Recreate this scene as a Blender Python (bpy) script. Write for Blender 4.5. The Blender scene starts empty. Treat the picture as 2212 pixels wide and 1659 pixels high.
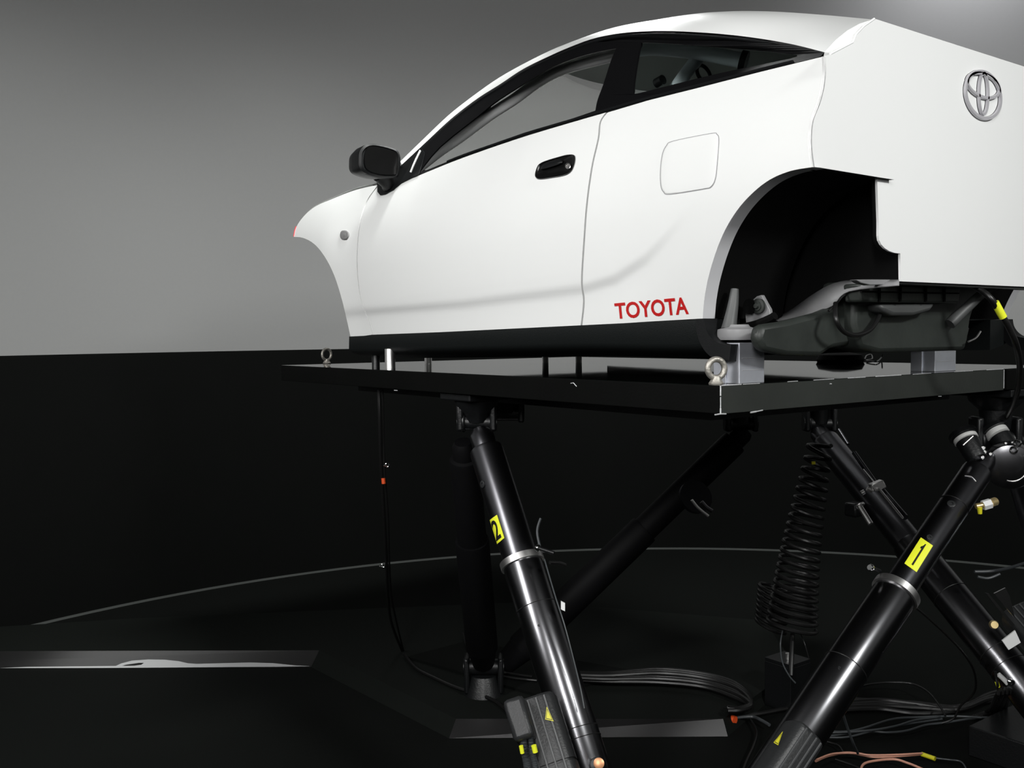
import bpy, bmesh, math, random
import numpy as np
from mathutils import Vector, Matrix
from mathutils.geometry import tessellate_polygon
random.seed(5)
SC = bpy.context.scene
COL = SC.collection
PI = math.pi

# ---------------------------------------------------------------- camera
FOC = 2109.0
EYE = np.array([0, 0, 1.65])
_yaw = math.atan2(1577, 2109)
_c, _s = math.cos(_yaw), math.sin(_yaw)
_R0 = np.array([_s, _c, 0.0]); _F0 = np.array([-_c, _s, 0.0]); _Z = np.array([0, 0, 1.0])
_p = math.atan(106.9 / FOC)
FW = _F0 * math.cos(_p) - _Z * math.sin(_p)
_U0 = _F0 * math.sin(_p) + _Z * math.cos(_p)
RT = _R0 - .0103 * _U0; RT /= np.linalg.norm(RT)
UP = np.cross(RT, FW)

cam = bpy.data.cameras.new('camera')
cam.sensor_width = 36.0; cam.lens = 36.0 * FOC / 2212.0
cam.clip_start = .02
cam_o = bpy.data.objects.new('camera', cam); COL.objects.link(cam_o)
M = Matrix.Identity(4)
for i in range(3):
    M[i][0] = RT[i]; M[i][1] = UP[i]; M[i][2] = -FW[i]; M[i][3] = EYE[i]
cam_o.matrix_world = M
SC.camera = cam_o

# ---------------------------------------------------------------- world, lights, exposure
w = bpy.data.worlds.new('world'); SC.world = w; w.use_nodes = True
w.node_tree.nodes['Background'].inputs[0].default_value = (.6, .65, .7, 1)
w.node_tree.nodes['Background'].inputs[1].default_value = 0.002
SC.view_settings.view_transform = 'Standard'; SC.view_settings.look = 'None'
SC.view_settings.gamma = 1.0; SC.view_settings.exposure = 0.0
SC.view_settings.use_curve_mapping = False

def area(name, loc, target, size, power, col=(1, 1, 1), sy=None, spread=180):
    l = bpy.data.lights.new(name, 'AREA'); l.energy = power; l.color = col
    l.shape = 'RECTANGLE' if sy else 'SQUARE'; l.size = size
    if sy: l.size_y = sy
    l.spread = math.radians(spread)
    o = bpy.data.objects.new(name, l); COL.objects.link(o); o.location = loc
    o.rotation_euler = (Vector(target) - Vector(loc)).to_track_quat('-Z', 'Y').to_euler()
    return o
def spot(name, loc, target, power, ang, blend=1.0, r=.1, col=(1, 1, 1)):
    l = bpy.data.lights.new(name, 'SPOT'); l.energy = power; l.color = col
    l.spot_size = math.radians(ang); l.spot_blend = blend; l.shadow_soft_size = r
    o = bpy.data.objects.new(name, l); COL.objects.link(o); o.location = loc
    o.rotation_euler = (Vector(target) - Vector(loc)).to_track_quat('-Z', 'Y').to_euler()
    return o
area('key_lamp', (-2.25, -1.75, 3.35), (-2.5, 1.9, 1.9), .6, 49, (1, .995, .985), 1.9, 120)
area('front_lamp', (0.85, -1.35, 3.1), (-2.3, 1.9, 1.7), .35, 40, (1, .995, .985), 1.9, 110)
area('far_fill', (-4.3, 3.9, 4.4), (-2.6, 2.2, 2.3), .8, 10, (.98, 1, .99), .4, 90)  # added fill shining through the windscreen onto the cage tubes
area('rear_lamp', (2.5, 2.0, 3.9), (-1.5, 2.4, 1.9), .8, 33, (.99, 1, .98), .5, 90)
spot('screen_wash_lamp', (-3.3, 6.15, 4.62), (-3.62, 6.65, 4.1), 70, 140, 1.0, .12, (.96, .97, 1))
# ring of added unseen spots washing the lower screen, which fills the car
for k in range(16):
    a = math.radians(k * 22.5 + 6)
    c_, s_ = math.cos(a), math.sin(a)
    spot('screen_fill_spot', (-1.517 + .8 * c_, 2.369 + .8 * s_, 4.4), (-1.517 + 4.76 * c_, 2.369 + 4.76 * s_, .6), 290, 78, 1.0, .2, (.98, 1, .97))

# ---------------------------------------------------------------- pixel <-> scene helpers
def ray(u, v): return FW + (u - 1106) / FOC * RT + (829.5 - v) / FOC * UP
def P(u, v, a, val):
    d = ray(u, v); i = 'XYZ'.index(a)
    return EYE + d * (val - EYE[i]) / d[i]
def D(u, v, z): return EYE + ray(u, v) * z
CEN = np.array([-1.517, 2.369]); RAD = 4.76
DECK = 1.524; YC = 2.62; XCUT = -1.346

# ---------------------------------------------------------------- materials
def mat(name, col, rough=.5, metal=0.0, coat=0.0, noise=0.0, nscale=30, bump=0.0, bscale=200, spec=.5, aniso=0, rvar=0.0):
    m = bpy.data.materials.new(name); m.use_nodes = True
    nt = m.node_tree; b = nt.nodes['Principled BSDF']
    b.inputs['Base Color'].default_value = (*col, 1)
    b.inputs['Roughness'].default_value = rough
    b.inputs['Metallic'].default_value = metal
    b.inputs['Coat Weight'].default_value = coat
    b.inputs['Coat Roughness'].default_value = .04
    b.inputs['Specular IOR Level'].default_value = spec
    tc = nt.nodes.new('ShaderNodeTexCoord')
    if noise or rvar:
        n = nt.nodes.new('ShaderNodeTexNoise'); n.inputs['Scale'].default_value = nscale; n.inputs['Detail'].default_value = 6
        nt.links.new(tc.outputs['Object'], n.inputs['Vector'])
        if noise:
            mx = nt.nodes.new('ShaderNodeMix'); mx.data_type = 'RGBA'
            mx.inputs[6].default_value = (*[c * (1 - noise) for c in col], 1)
            mx.inputs[7].default_value = (*[min(1, c * (1 + noise)) for c in col], 1)
            nt.links.new(n.outputs['Fac'], mx.inputs[0]); nt.links.new(mx.outputs[2], b.inputs['Base Color'])
        if rvar:
            mr = nt.nodes.new('ShaderNodeMapRange')
            mr.inputs['To Min'].default_value = max(0, rough - rvar); mr.inputs['To Max'].default_value = rough + rvar
            nt.links.new(n.outputs['Fac'], mr.inputs['Value']); nt.links.new(mr.outputs['Result'], b.inputs['Roughness'])
    if bump:
        n2 = nt.nodes.new('ShaderNodeTexNoise'); n2.inputs['Scale'].default_value = bscale; n2.inputs['Detail'].default_value = 4
        nt.links.new(tc.outputs['Object'], n2.inputs['Vector'])
        bp = nt.nodes.new('ShaderNodeBump'); bp.inputs['Strength'].default_value = bump; bp.inputs['Distance'].default_value = .002
        nt.links.new(n2.outputs['Fac'], bp.inputs['Height']); nt.links.new(bp.outputs['Normal'], b.inputs['Normal'])
    return m
def glass(name, tint=(1, 1, 1), fac=.06):
    m = bpy.data.materials.new(name); m.use_nodes = True; nt = m.node_tree
    nt.nodes.remove(nt.nodes['Principled BSDF'])
    tr = nt.nodes.new('ShaderNodeBsdfTransparent'); tr.inputs[0].default_value = (*tint, 1)
    gl = nt.nodes.new('ShaderNodeBsdfGlossy'); gl.inputs['Roughness'].default_value = .02
    mx = nt.nodes.new('ShaderNodeMixShader'); mx.inputs[0].default_value = fac
    nt.links.new(tr.outputs[0], mx.inputs[1]); nt.links.new(gl.outputs[0], mx.inputs[2])
    nt.links.new(mx.outputs[0], nt.nodes['Material Output'].inputs[0])
    return m
MT = dict(
    paint=mat('white_paint', (.84, .85, .84), .38, coat=.6, noise=.01, nscale=3),
    panel=mat('white_panel', (.84, .845, .84), .5, noise=.01, nscale=4),
    black_trim=mat('black_trim', (.003, .003, .0035), .4, spec=.25, bump=.1, bscale=400),
    black_plastic=mat('black_plastic', (.004, .0045, .005), .45, bump=.25, bscale=700, spec=.3),
    glossblack=mat('gloss_black', (.005, .005, .005), .18),
    inner=mat('inner_black', (.0018, .0018, .0018), .8, noise=.3, nscale=9, spec=.12),
    sill=mat('sill_black', (.006, .0075, .0075), .5, bump=.3, bscale=300, spec=.3),
    lip=mat('arch_lip_shaded', (.62, .62, .64), .5),  # white body paint greyed, the lip's shade put into the colour
    screen=mat('screen_cloth', (.25, .25, .25), .95, noise=.02, nscale=60),
    blackwall=mat('black_wall', (.0010, .0013, .0011), .8, noise=.25, nscale=5, bump=.2, bscale=150, spec=.12),
    floor=mat('black_carpet', (.0022, .0029, .0024), .95, noise=.3, nscale=260, bump=.6, bscale=500, spec=.12),
    stage=mat('black_stage', (.0055, .0068, .0058), .8, noise=.25, nscale=90, bump=.4, bscale=300, spec=.12),
    ceil=mat('ceiling_black', (.02, .02, .02), .9),
    strip=mat('satin_strip', (.46, .455, .46), .22, metal=1, noise=.05, nscale=120),
    deck=mat('deck_black_gloss', (.005, .006, .0055), .035, noise=.3, nscale=5, spec=.7, rvar=.03),
    deckside=mat('deck_side', (.0018, .0020, .0018), .6, noise=.4, nscale=10, bump=.2, bscale=120, spec=.1),
    lit_end=mat('deck_end_lit_grey', (.024, .027, .024), .5, noise=.35, nscale=6, bump=.2, bscale=90),  # deck side colour lightened to carry the light on the rear end
    scratch=mat('bare_metal_scratch', (.62, .63, .64), .5, metal=.3, noise=.3, nscale=200),
    steel=mat('steel', (.78, .77, .76), .36, metal=1, noise=.1, nscale=60),
    alu=mat('aluminium', (.66, .68, .74), .42, metal=.75, noise=.12, nscale=25),
    castiron=mat('cast_eyebolt', (.42, .40, .36), .5, metal=.8, noise=.25, nscale=90, bump=.6, bscale=180),
    chrome=mat('chrome', (.85, .85, .85), .12, metal=1),
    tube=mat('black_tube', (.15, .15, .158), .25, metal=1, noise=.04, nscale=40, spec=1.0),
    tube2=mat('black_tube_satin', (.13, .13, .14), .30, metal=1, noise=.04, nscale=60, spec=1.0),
    cast=mat('cast_black', (.005, .0055, .006), .4, bump=.4, bscale=120),
    motor=mat('motor_black', (.020, .021, .022), .42, bump=.3, bscale=200),
    cable=mat('cable_black', (.006, .006, .006), .38),
    cablegrey=mat('cable_grey', (.05, .056, .06), .4),
    salmon=mat('cable_salmon', (.55, .27, .19), .4, noise=.15, nscale=30),
    orange=mat('orange_plug', (.75, .09, .02), .4),
    yellow=mat('yellow_sticker', (.93, .98, .04), .45),
    yellow2=mat('yellow_tape', (.70, .65, .02), .4),
    black=mat('flat_black', (.008, .008, .008), .5),
    red=mat('red_lettering', (.50, .012, .012), .4),
    emblem=mat('emblem_silver', (.55, .54, .57), .35, metal=.3),
    emblemdark=mat('emblem_dark', (.03, .03, .035), .4),
    copper=mat('copper_cap', (.85, .42, .22), .4, metal=.6),
    gold=mat('brass_cap', (.80, .62, .30), .35, metal=.8),
    pale_flat=mat('pale_flat_grey', (.45, .455, .46), .5),
    lens=mat('marker_lens', (.2, .2, .2), .12, noise=.3, nscale=150),
    cage=mat('cage_silver', (.82, .83, .83), .35, metal=.15),
    cageblue=mat('cage_pale', (.74, .82, .86), .5),
    under=mat('underbody', (.022, .026, .023), .5, noise=.5, nscale=9, bump=.3, bscale=60),
    underlight=mat('underbody_light', (.22, .22, .225), .45, noise=.35, nscale=7),
    underlight2=mat('underbody_grey', (.075, .078, .078), .5, noise=.4, nscale=9),
    trimgrey=mat('floor_trim', (.06, .065, .062), .6),
    tube_shaded=mat('tube_shaded_black', (.004, .004, .0045), .6, spec=.12, noise=.2, nscale=30),  # leg tube colour darkened to carry the shade beneath the deck
    rib=mat('rib_grey', (.06, .062, .064), .4),
    ringmetal=mat('machined_ring', (.75, .75, .73), .4, metal=.25),
    headliner=mat('headliner', (.45, .48, .46), .9),
    gap=mat('panel_gap_grey', (.30, .30, .31), .6),
    redtip=mat('red_marker_edge', (.6, .05, .06), .4),
    glass=glass('clear_glass', (.96, .97, .96), .03),
    tint=glass('tinted_glass', (.80, .86, .84), .04),
)

# ---------------------------------------------------------------- object helpers
def tag(o, label=None, cat=None, group=None, kind=None):
    if label: o['label'] = label
    if cat: o['category'] = cat
    if group: o['group'] = group
    if kind: o['kind'] = kind
    return o
def thing(name, label, cat, loc=(0, 0, 0), group=None):
    o = bpy.data.objects.new(name, None); COL.objects.link(o); o.location = loc
    o.empty_display_size = .05
    return tag(o, label, cat, group)
def mk(name, verts, faces, m, parent=None, smooth=True, ang=35, rec=True):
    me = bpy.data.meshes.new(name)
    me.from_pydata([tuple(map(float, v)) for v in verts], [], faces); me.update()
    if rec:
        bm = bmesh.new(); bm.from_mesh(me); bmesh.ops.remove_doubles(bm, verts=bm.verts, dist=1e-6)
        bmesh.ops.recalc_face_normals(bm, faces=bm.faces); bm.to_mesh(me); bm.free()
    me.materials.append(MT[m] if isinstance(m, str) else m)
    if smooth:
        me.shade_smooth(); me.set_sharp_from_angle(angle=math.radians(ang))
    o = bpy.data.objects.new(name, me); COL.objects.link(o)
    if parent is not None:
        o.parent = parent
        # children keep world coordinates: parents are unrotated empties or meshes
        p = parent; off = Vector((0, 0, 0))
        while p is not None: off += p.location; p = p.parent
        me.transform(Matrix.Translation(-off))
    return o
class MB:
    def __init__(s): s.v = []; s.f = []
    def add(s, v, f):
        n = len(s.v); s.v += [tuple(map(float, a)) for a in v]; s.f += [tuple(i + n for i in a) for a in f]; return s
    def box(s, lo, hi):
        x0, y0, z0 = lo; x1, y1, z1 = hi
        return s.add([(x0, y0, z0), (x1, y0, z0), (x1, y1, z0), (x0, y1, z0), (x0, y0, z1), (x1, y0, z1), (x1, y1, z1), (x0, y1, z1)],
                     [(0, 3, 2, 1), (4, 5, 6, 7), (0, 1, 5, 4), (1, 2, 6, 5), (2, 3, 7, 6), (3, 0, 4, 7)])
    def frame(s, a, b):
        a = Vector(a); b = Vector(b); d = (b - a).normalized()
        t = Vector((0, 0, 1)) if abs(d.z) < .95 else Vector((1, 0, 0))
        x = d.cross(t).normalized(); y = x.cross(d).normalized()
        return a, b, d, x, y
    def lathe(s, a, b, prof, n=32, caps=True):
        """prof: list of (t along a->b in metres, radius)"""
        a, b, d, x, y = s.frame(a, b)
        v = []; f = []
        for t, r in prof:
            for k in range(n):
                th = 2 * PI * k / n
                v.append(a + d * t + (x * math.cos(th) + y * math.sin(th)) * r)
        for i in range(len(prof) - 1):
            for k in range(n):
                k2 = (k + 1) % n
                f.append((i * n + k, i * n + k2, (i + 1) * n + k2, (i + 1) * n + k))
        if caps:
            f.append(tuple(range(n))[::-1]); f.append(tuple((len(prof) - 1) * n + k for k in range(n)))
        return s.add(v, f)
    def cyl(s, a, b, r, r2=None, n=32):
        L = (Vector(b) - Vector(a)).length
        return s.lathe(a, b, [(0, r), (L, r if r2 is None else r2)], n)
    def tube(s, pts, r, n=8, sub=6, closed=False):
        pts = [Vector(p) for p in pts]
        if sub > 1: pts = catmull(pts, sub, closed)
        m = len(pts); v = []; f = []
        up = Vector((0, 0, 1)); px = None
        for i, p in enumerate(pts):
            if closed: d = pts[(i + 1) % m] - pts[i - 1]
            else: d = pts[min(i + 1, m - 1)] - pts[max(i - 1, 0)]
            if d.length < 1e-9: d = Vector((1, 0, 0))
            d.normalize()
            if px is None:
                t = up if abs(d.z) < .9 else Vector((1, 0, 0)); x = d.cross(t).normalized()
            else:
                x = (px - d * px.dot(d)); x = x.normalized() if x.length > 1e-6 else d.orthogonal().normalized()
            px = x; y = d.cross(x)
            rr = r(i / (m - 1)) if callable(r) else r
            for k in range(n):
                th = 2 * PI * k / n; v.append(p + (x * math.cos(th) + y * math.sin(th)) * rr)
        for i in range(m if closed else m - 1):
            j = (i + 1) % m
            for k in range(n):
                k2 = (k + 1) % n; f.append((i * n + k, i * n + k2, j * n + k2, j * n + k))
        if not closed:
            f.append(tuple(range(n))[::-1]); f.append(tuple((m - 1) * n + k for k in range(n)))
        return s.add(v, f)
    def prism(s, pts, off):
        """closed polygon pts (3D) extruded by vector off"""
        n = len(pts); off = Vector(off); p = [Vector(q) for q in pts]
        return s.add(p + [q + off for q in p], [tuple(range(n)), tuple(range(n, 2 * n))[::-1]] +
                     [(i, (i + 1) % n, n + (i + 1) % n, n + i) for i in range(n)])
    def obox(s, c, ax, ay, az):
        """oriented box: centre and three half-axis vectors"""
        c = Vector(c); ax = Vector(ax); ay = Vector(ay); az = Vector(az)
        v = [c + ax * i + ay * j + az * k for k in (-1, 1) for j in (-1, 1) for i in (-1, 1)]
        return s.add(v, [(0, 2, 3, 1), (4, 5, 7, 6), (0, 1, 5, 4), (1, 3, 7, 5), (3, 2, 6, 7), (2, 0, 4, 6)])
    def torus(s, c, nrm, R, r, n=36, m=12, x=None, squash=1):
        c = Vector(c); nrm = Vector(nrm).normalized()
        t = Vector(x) if x is not None else (Vector((0, 0, 1)) if abs(nrm.z) < .9 else Vector((1, 0, 0)))
        ex = (t - nrm * t.dot(nrm)).normalized(); ey = nrm.cross(ex)
        v = []; f = []
        for i in range(n):
            a = 2 * PI * i / n; d = ex * math.cos(a) + ey * math.sin(a)
            for k in range(m):
                b = 2 * PI * k / m
                v.append(c + d * (R + r * math.cos(b)) + nrm * r * squash * math.sin(b))
        for i in range(n):
            for k in range(m):
                f.append((i * m + k, ((i + 1) % n) * m + k, ((i + 1) % n) * m + (k + 1) % m, i * m + (k + 1) % m))
        return s.add(v, f)
    def build(s, name, m, parent=None, smooth=True, ang=35, bevel=0, rec=True):
        o = mk(name, s.v, s.f, m, parent, smooth, ang, rec)
        if bevel:
            b = o.modifiers.new('bevel', 'BEVEL'); b.width = bevel; b.segments = 2; b.limit_method = 'ANGLE'
        return o
def catmull(p, sub, closed=False):
    out = []; n = len(p)
    rng = range(n) if closed else range(n - 1)
    for i in rng:
        if closed: a, b, c, d = p[i - 1], p[i], p[(i + 1) % n], p[(i + 2) % n]
        else: a, b, c, d = p[max(i - 1, 0)], p[i], p[i + 1], p[min(i + 2, n - 1)]
        for k in range(sub):
            t = k / sub
            out.append(.5 * ((2 * b) + (c - a) * t + (2 * a - 5 * b + 4 * c - d) * t * t + (3 * b - a - 3 * c + d) * t ** 3))
    if not closed: out.append(p[-1])
    return out
def smooth2(pts, sub=6, closed=False):
    q = catmull([Vector((a, b, 0)) for a, b in pts], sub, closed)
    return [(p.x, p.y) for p in q]
def resample(poly, n, keep=()):
    poly = np.array(poly, float); d = np.r_[0, np.cumsum(np.hypot(*np.diff(poly, axis=0).T))]
    t = np.linspace(0, d[-1], n)
    for k in keep:
        i = np.argmin(np.abs(t[1:-1] - d[k])) + 1; t[i] = d[k]
    return np.c_[np.interp(t, d, poly[:, 0]), np.interp(t, d, poly[:, 1])]

# ================================================================= SETTING
def ring_wall(name, r0, r1, z0, z1, m, kind='structure', n=160):
    v = []; f = []
    for i in range(n):
        a = 2 * PI * i / n; ca, sa = math.cos(a), math.sin(a)
        for r, z in ((r0, z0), (r0, z1), (r1, z1), (r1, z0)):
            v.append((CEN[0] + r * ca, CEN[1] + r * sa, z))
    for i in range(n):
        j = (i + 1) % n
        for k in range(4):
            f.append((i * 4 + k, i * 4 + (k + 1) % 4, j * 4 + (k + 1) % 4, j * 4 + k))
    return tag(mk(name, v, f, m, ang=20), kind=kind)
mb = MB(); n = 96
fl = MB().cyl((CEN[0], CEN[1], -.1), (CEN[0], CEN[1], 0), RAD + .3, n=96).build('floor', 'floor'); tag(fl, kind='structure')
ring_wall('wall_round', RAD, RAD + .2, 0, 1.56, 'blackwall')
ring_wall('trim_1', RAD - .012, RAD, 0, .012, 'trimgrey')
ring_wall('wall_screen', RAD + .02, RAD + .2, 1.56, 4.7, 'screen')
tag(MB().cyl((CEN[0], CEN[1], 4.7), (CEN[0], CEN[1], 4.8), RAD + .3, n=96).build('ceiling', 'ceil'), kind='structure')

# raised black stage floor with its satin chamfer strips
HST = .055
def st_edge():
    a = P(-500, 1444, 'Z', .0); b = P(672, 1441, 'Z', .0); c = P(970, 1595, 'Z', .0); d = P(1572, 1591, 'Z', 0)
    return a, b, c, d
ea, eb, ec, ed = st_edge()
ta, tb, tc_, td = P(-500, 1408, 'Z', HST), P(690, 1405, 'Z', HST), P(985, 1553, 'Z', HST), P(1562, 1553, 'Z', HST)
far = [P(1720, 1440, 'Z', HST), P(1650, 1340, 'Z', HST), P(1150, 1300, 'Z', HST), P(300, 1335, 'Z', HST), P(-500, 1385, 'Z', HST)]
farb = [np.array([q[0], q[1], 0]) for q in far]
stage = thing('stage_step', 'low black raised stage floor with pale satin edge strips below the round wall', 'platform', tuple(ec))
top = [ta, tb, tc_, td] + far; bot = [ea, eb, ec, ed] + farb
N = len(top)
mk('stage_top', list(top) + list(bot), [tuple(range(N)), tuple(range(N, 2 * N))[::-1]] + [(i, (i + 1) % N, N + (i + 1) % N, N + i) for i in range(3, N)] + [(1, 2, N + 2, N + 1)], 'stage', stage, smooth=False)
def strip(a, b, a2, b2, name, m):
    nn = Vector(b - a).cross(Vector(a2 - a)).normalized()
    if nn.z < 0: nn = -nn
    q = [Vector(x) + nn * .001 for x in (a, b, b2, a2)]
    MB().prism(q, -nn * .004).build(name, m, stage, smooth=False)
    return nn
n1 = strip(ea, eb, ta, tb, 'edge_strip', 'strip')
n2 = strip(ec, ed, tc_, td, 'edge_strip', 'strip')
# pale car-shaped silhouette laid flat on the left strip
def onstrip(u, v):
    d = Vector(ray(u, v)); o = Vector(EYE); p0 = Vector(ea) + n1 * .0025
    return o + d * ((p0 - o).dot(n1) / d.dot(n1))
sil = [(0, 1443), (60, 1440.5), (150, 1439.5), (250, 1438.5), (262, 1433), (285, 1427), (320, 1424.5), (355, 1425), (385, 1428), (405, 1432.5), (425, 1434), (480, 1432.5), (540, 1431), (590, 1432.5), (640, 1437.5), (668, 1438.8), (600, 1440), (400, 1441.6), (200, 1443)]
MB().prism([onstrip(*q) for q in sil], -n1 * .001).build('pale_silhouette', 'pale_flat', stage, smooth=False)
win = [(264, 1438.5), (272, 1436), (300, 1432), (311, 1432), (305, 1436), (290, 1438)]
MB().prism([onstrip(*q) + n1 * .0006 for q in win], -n1 * .0004).build('silhouette_window', 'black', stage, smooth=False)
# lighter tile lying beyond leg
tag(MB().prism([P(880, 1418, 'Z', HST + .012), P(1010, 1384, 'Z', HST + .012), P(1390, 1452, 'Z', HST + .012), P(1160, 1500, 'Z', HST + .012)], (0, 0, -.012)).build('floor_plate', 'floor'),
    'flat black base plate on the raised stage under the far pair of legs', 'plate')

# ================================================================= CAR BODY
Zc_px = [(600, 684), (757, 667), (1000, 646), (1258, 612), (1330, 590), (1400, 547), (1450, 500), (1500, 445), (1530, 400)]
Zb_px = [(560, 470), (640, 425), (700, 412), (815, 397), (905, 377), (1000, 339), (1140, 291), (1310, 240), (1500, 191), (1780, 118)]
def table(px, Y):
    q = np.array([P(u, v, 'Y', Y) for u, v in px]); o = np.argsort(q[:, 0]); return q[o][:, [0, 2]]
TB = table(Zb_px, 1.89); TC = table(Zc_px, 1.845)
TS = table([(600, 735), (757, 727), (1520, 690), (1760, 680)], 1.86)
def zb(x): return float(np.interp(x, TB[:, 0], TB[:, 1]))
def zc(x): return float(np.interp(x, TC[:, 0], TC[:, 1]))
def zs(x): return float(np.interp(x, TS[:, 0], TS[:, 1]))
def sst(a, b, x):
    t = min(1, max(0, (x - a) / (b - a))); return t * t * (3 - 2 * t)
def yside(x, z):
    s = (z - zs(x)) / (zb(x) - zs(x)); s = max(-.1, min(1.15, s))
    y = 1.853 - .028 * math.sin(PI * min(1, max(0, s * .95))) + .055 * max(0, s - .45) ** 2 / .3
    fr = sst(-3.45, -3.75, x)
    y += fr * (.10 * max(0, s - .35) ** 2.5 - .02)
    y += -.012 * sst(-2.0, -1.45, x) * math.sin(PI * min(1, max(0, s)))
    # lower body crease
    d = zc(x) - z
    fade = 1 - sst(-1.95, -1.62, x)
    if d > 0: y += .011 * fade * sst(0, .035, d) * (1 - .65 * sst(.04, .16, d))
    return y
def ywin(x, z):
    k = .72 + .75 * sst(-2.0, -1.4, x)
    return yside(x, min(z, zb(x))) + k * max(0, z - zb(x))
def on(fn, u, v, off=0.0):
    Y = 1.87
    for _ in range(14):
        q = P(u, v, 'Y', Y); Yn = fn(q[0], q[2]); Y = Y * .4 + Yn * .6
    return P(u, v, 'Y', Y - off)
def solve(px, fn=None, off=0.0):
    return [on(fn or yside, u, v, off) for u, v in px]
def coons(top, right, bottom, left, nu, nv, keepr=(), sm=True):
    g = (lambda p: smooth2(p, 5)) if sm else (lambda p: p)
    T = resample(g(top), nu); B = resample(g(bottom), nu); L = resample(g(left), nv)
    R = resample(g(right), nv, [k * (5 if sm else 1) for k in keepr])
    out = np.zeros((nv, nu, 2))
    for j in range(nv):
        v = j / (nv - 1)
        for i in range(nu):
            u = i / (nu - 1)
            out[j, i] = (1 - v) * T[i] + v * B[i] + (1 - u) * L[j] + u * R[j] - ((1 - u) * (1 - v) * T[0] + u * (1 - v) * T[-1] + (1 - u) * v * B[0] + u * v * B[-1])
    return out
def grid_mesh(name, G, fn, m, parent, flange=.022, off=0.0, mirror=False, fl_edges='TRBL'):
    nv, nu = G.shape[:2]
    pts = [on(fn, *G[j, i], off) for j in range(nv) for i in range(nu)]
    if mirror: pts = [np.array([p[0], 2 * YC - p[1], p[2]]) for p in pts]
    f = [(j * nu + i, j * nu + i + 1, (j + 1) * nu + i + 1, (j + 1) * nu + i) for j in range(nv - 1) for i in range(nu - 1)]
    b = dict(T=[i for i in range(nu)], B=[(nv - 1) * nu + i for i in range(nu)], L=[j * nu for j in range(nv)], R=[j * nu + nu - 1 for j in range(nv)])
    sg = -1 if mirror else 1
    for e in fl_edges if flange else '':
        idx = b[e]; n0 = len(pts)
        for k in idx: pts.append(pts[k] + np.array([0, flange * sg, 0]))
        for a in range(len(idx) - 1): f.append((idx[a], idx[a + 1], n0 + a + 1, n0 + a))
    return mk(name, pts, f, m, parent, ang=40)

car = thing('sports_car', 'white two-door coupe body shell cut off at the wheel arches, mounted on black motion platform', 'car', (-2.5, 2.62, DECK))

gapF = [(818, 399), (792, 436), (777, 486), (771.5, 550), (774, 610), (783, 659), (796, 690), (805, 723)]
gapR = [(1311, 243), (1297, 263), (1292.5, 300), (1279, 360), (1268, 440), (1262, 520), (1257, 608), (1261.5, 650), (1256, 704)]
sh = lambda p, dx: [(a + dx, b) for a, b in p]
fender = coons([(634, 511), (640, 489), (655, 466), (682, 442), (720, 424), (768, 404), (817, 391)], sh(gapF, -1.1), [(757, 727), (780, 726), (804, 723)],
               [(634, 512), (655, 514), (680, 528), (703, 557), (722, 595), (738, 645), (750, 695), (757, 727)], 34, 40)
door = coons([(819, 399), (860, 396), (905, 379), (1000, 341), (1140, 293), (1309.5, 243)], sh(gapR, -2.0), [(806, 723), (1000, 715), (1255, 703)], sh(gapF, 1), 70, 60)
arch = [(1755, 361), (1705, 370), (1655, 393), (1607, 436), (1572, 486), (1548, 540), (1530, 600), (1521, 650), (1518, 688)]
cutl = [(1779, 122), (1780, 150), (1776, 190), (1767, 225), (1753, 262), (1749, 300), (1751, 335), (1755, 361)]
arch = smooth2(arch, 5); cutl = smooth2(cutl, 4)
quarter = coons([(1313, 243), (1400, 217), (1500, 192), (1640, 156), (1779, 122)], cutl[:-1] + arch, [(1258, 702.5), (1400, 694), (1518, 688)], sh(smooth2(gapR, 5), 1.8), 70, 90, keepr=(len(cutl) - 1,), sm=False)
for mir in (False, True):
    grid_mesh('front_fender', fender, yside, 'paint', car, mirror=mir)
    dr = grid_mesh('door', door, yside, 'paint', car, mirror=mir)
    grid_mesh('quarter_panel', quarter, yside, 'paint', car, mirror=mir, flange=.012, fl_edges='TBL')
    # dark inner skins behind the gaps
    q = grid_mesh('inner_skin', door[::4, ::5], yside, 'inner', car, mirror=mir, flange=0, off=-.03)
    if not mir: NEARDOOR = dr
# inner skin bridging fender-door-quarter gaps
for g_, wd in ((gapF, 12), (gapR, 12)):
    a = resample(g_, 24); G = np.stack([a - [wd, 0], a, a + [wd, 0]], 1)
    grid_mesh('gap_backing', G, yside, 'inner', car, flange=0, off=-.014)
# arch lips (painted return flange) and black liners
def archlip(px, name, dy, m, y0=0.0, mirror=False, ns=3):
    px = resample(smooth2(px, 4) if len(px) < 20 else px, 56); base = [on(yside, u, v) for u, v in px]
    if mirror: base = [np.array([p[0], 2 * YC - p[1], p[2]]) for p in base]
    sg = -1 if mirror else 1
    v = []
    for k in range(ns):
        for p in base: v.append(p + np.array([0, sg * (y0 + dy * k / (ns - 1)), 0]))
    n_ = len(base)
    f = [(k * n_ + i, k * n_ + i + 1, (k + 1) * n_ + i + 1, (k + 1) * n_ + i) for k in range(ns - 1) for i in range(n_ - 1)]
    return mk(name, v, f, m, car)
for mir in (False, True):
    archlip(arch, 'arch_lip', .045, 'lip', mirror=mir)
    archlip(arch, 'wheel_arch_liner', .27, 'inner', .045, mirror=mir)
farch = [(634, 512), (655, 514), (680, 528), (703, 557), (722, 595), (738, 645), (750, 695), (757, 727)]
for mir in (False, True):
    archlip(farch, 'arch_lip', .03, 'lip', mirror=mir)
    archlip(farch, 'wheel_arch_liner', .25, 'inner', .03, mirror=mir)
# red film edge on the very tip of the fender
MB().tube([on(yside, 634.5, 511, .001), on(yside, 636.5, 499, .001), on(yside, 639.5, 489, .001)], .0022, 6).build('red_edge', 'redtip', car)

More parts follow.
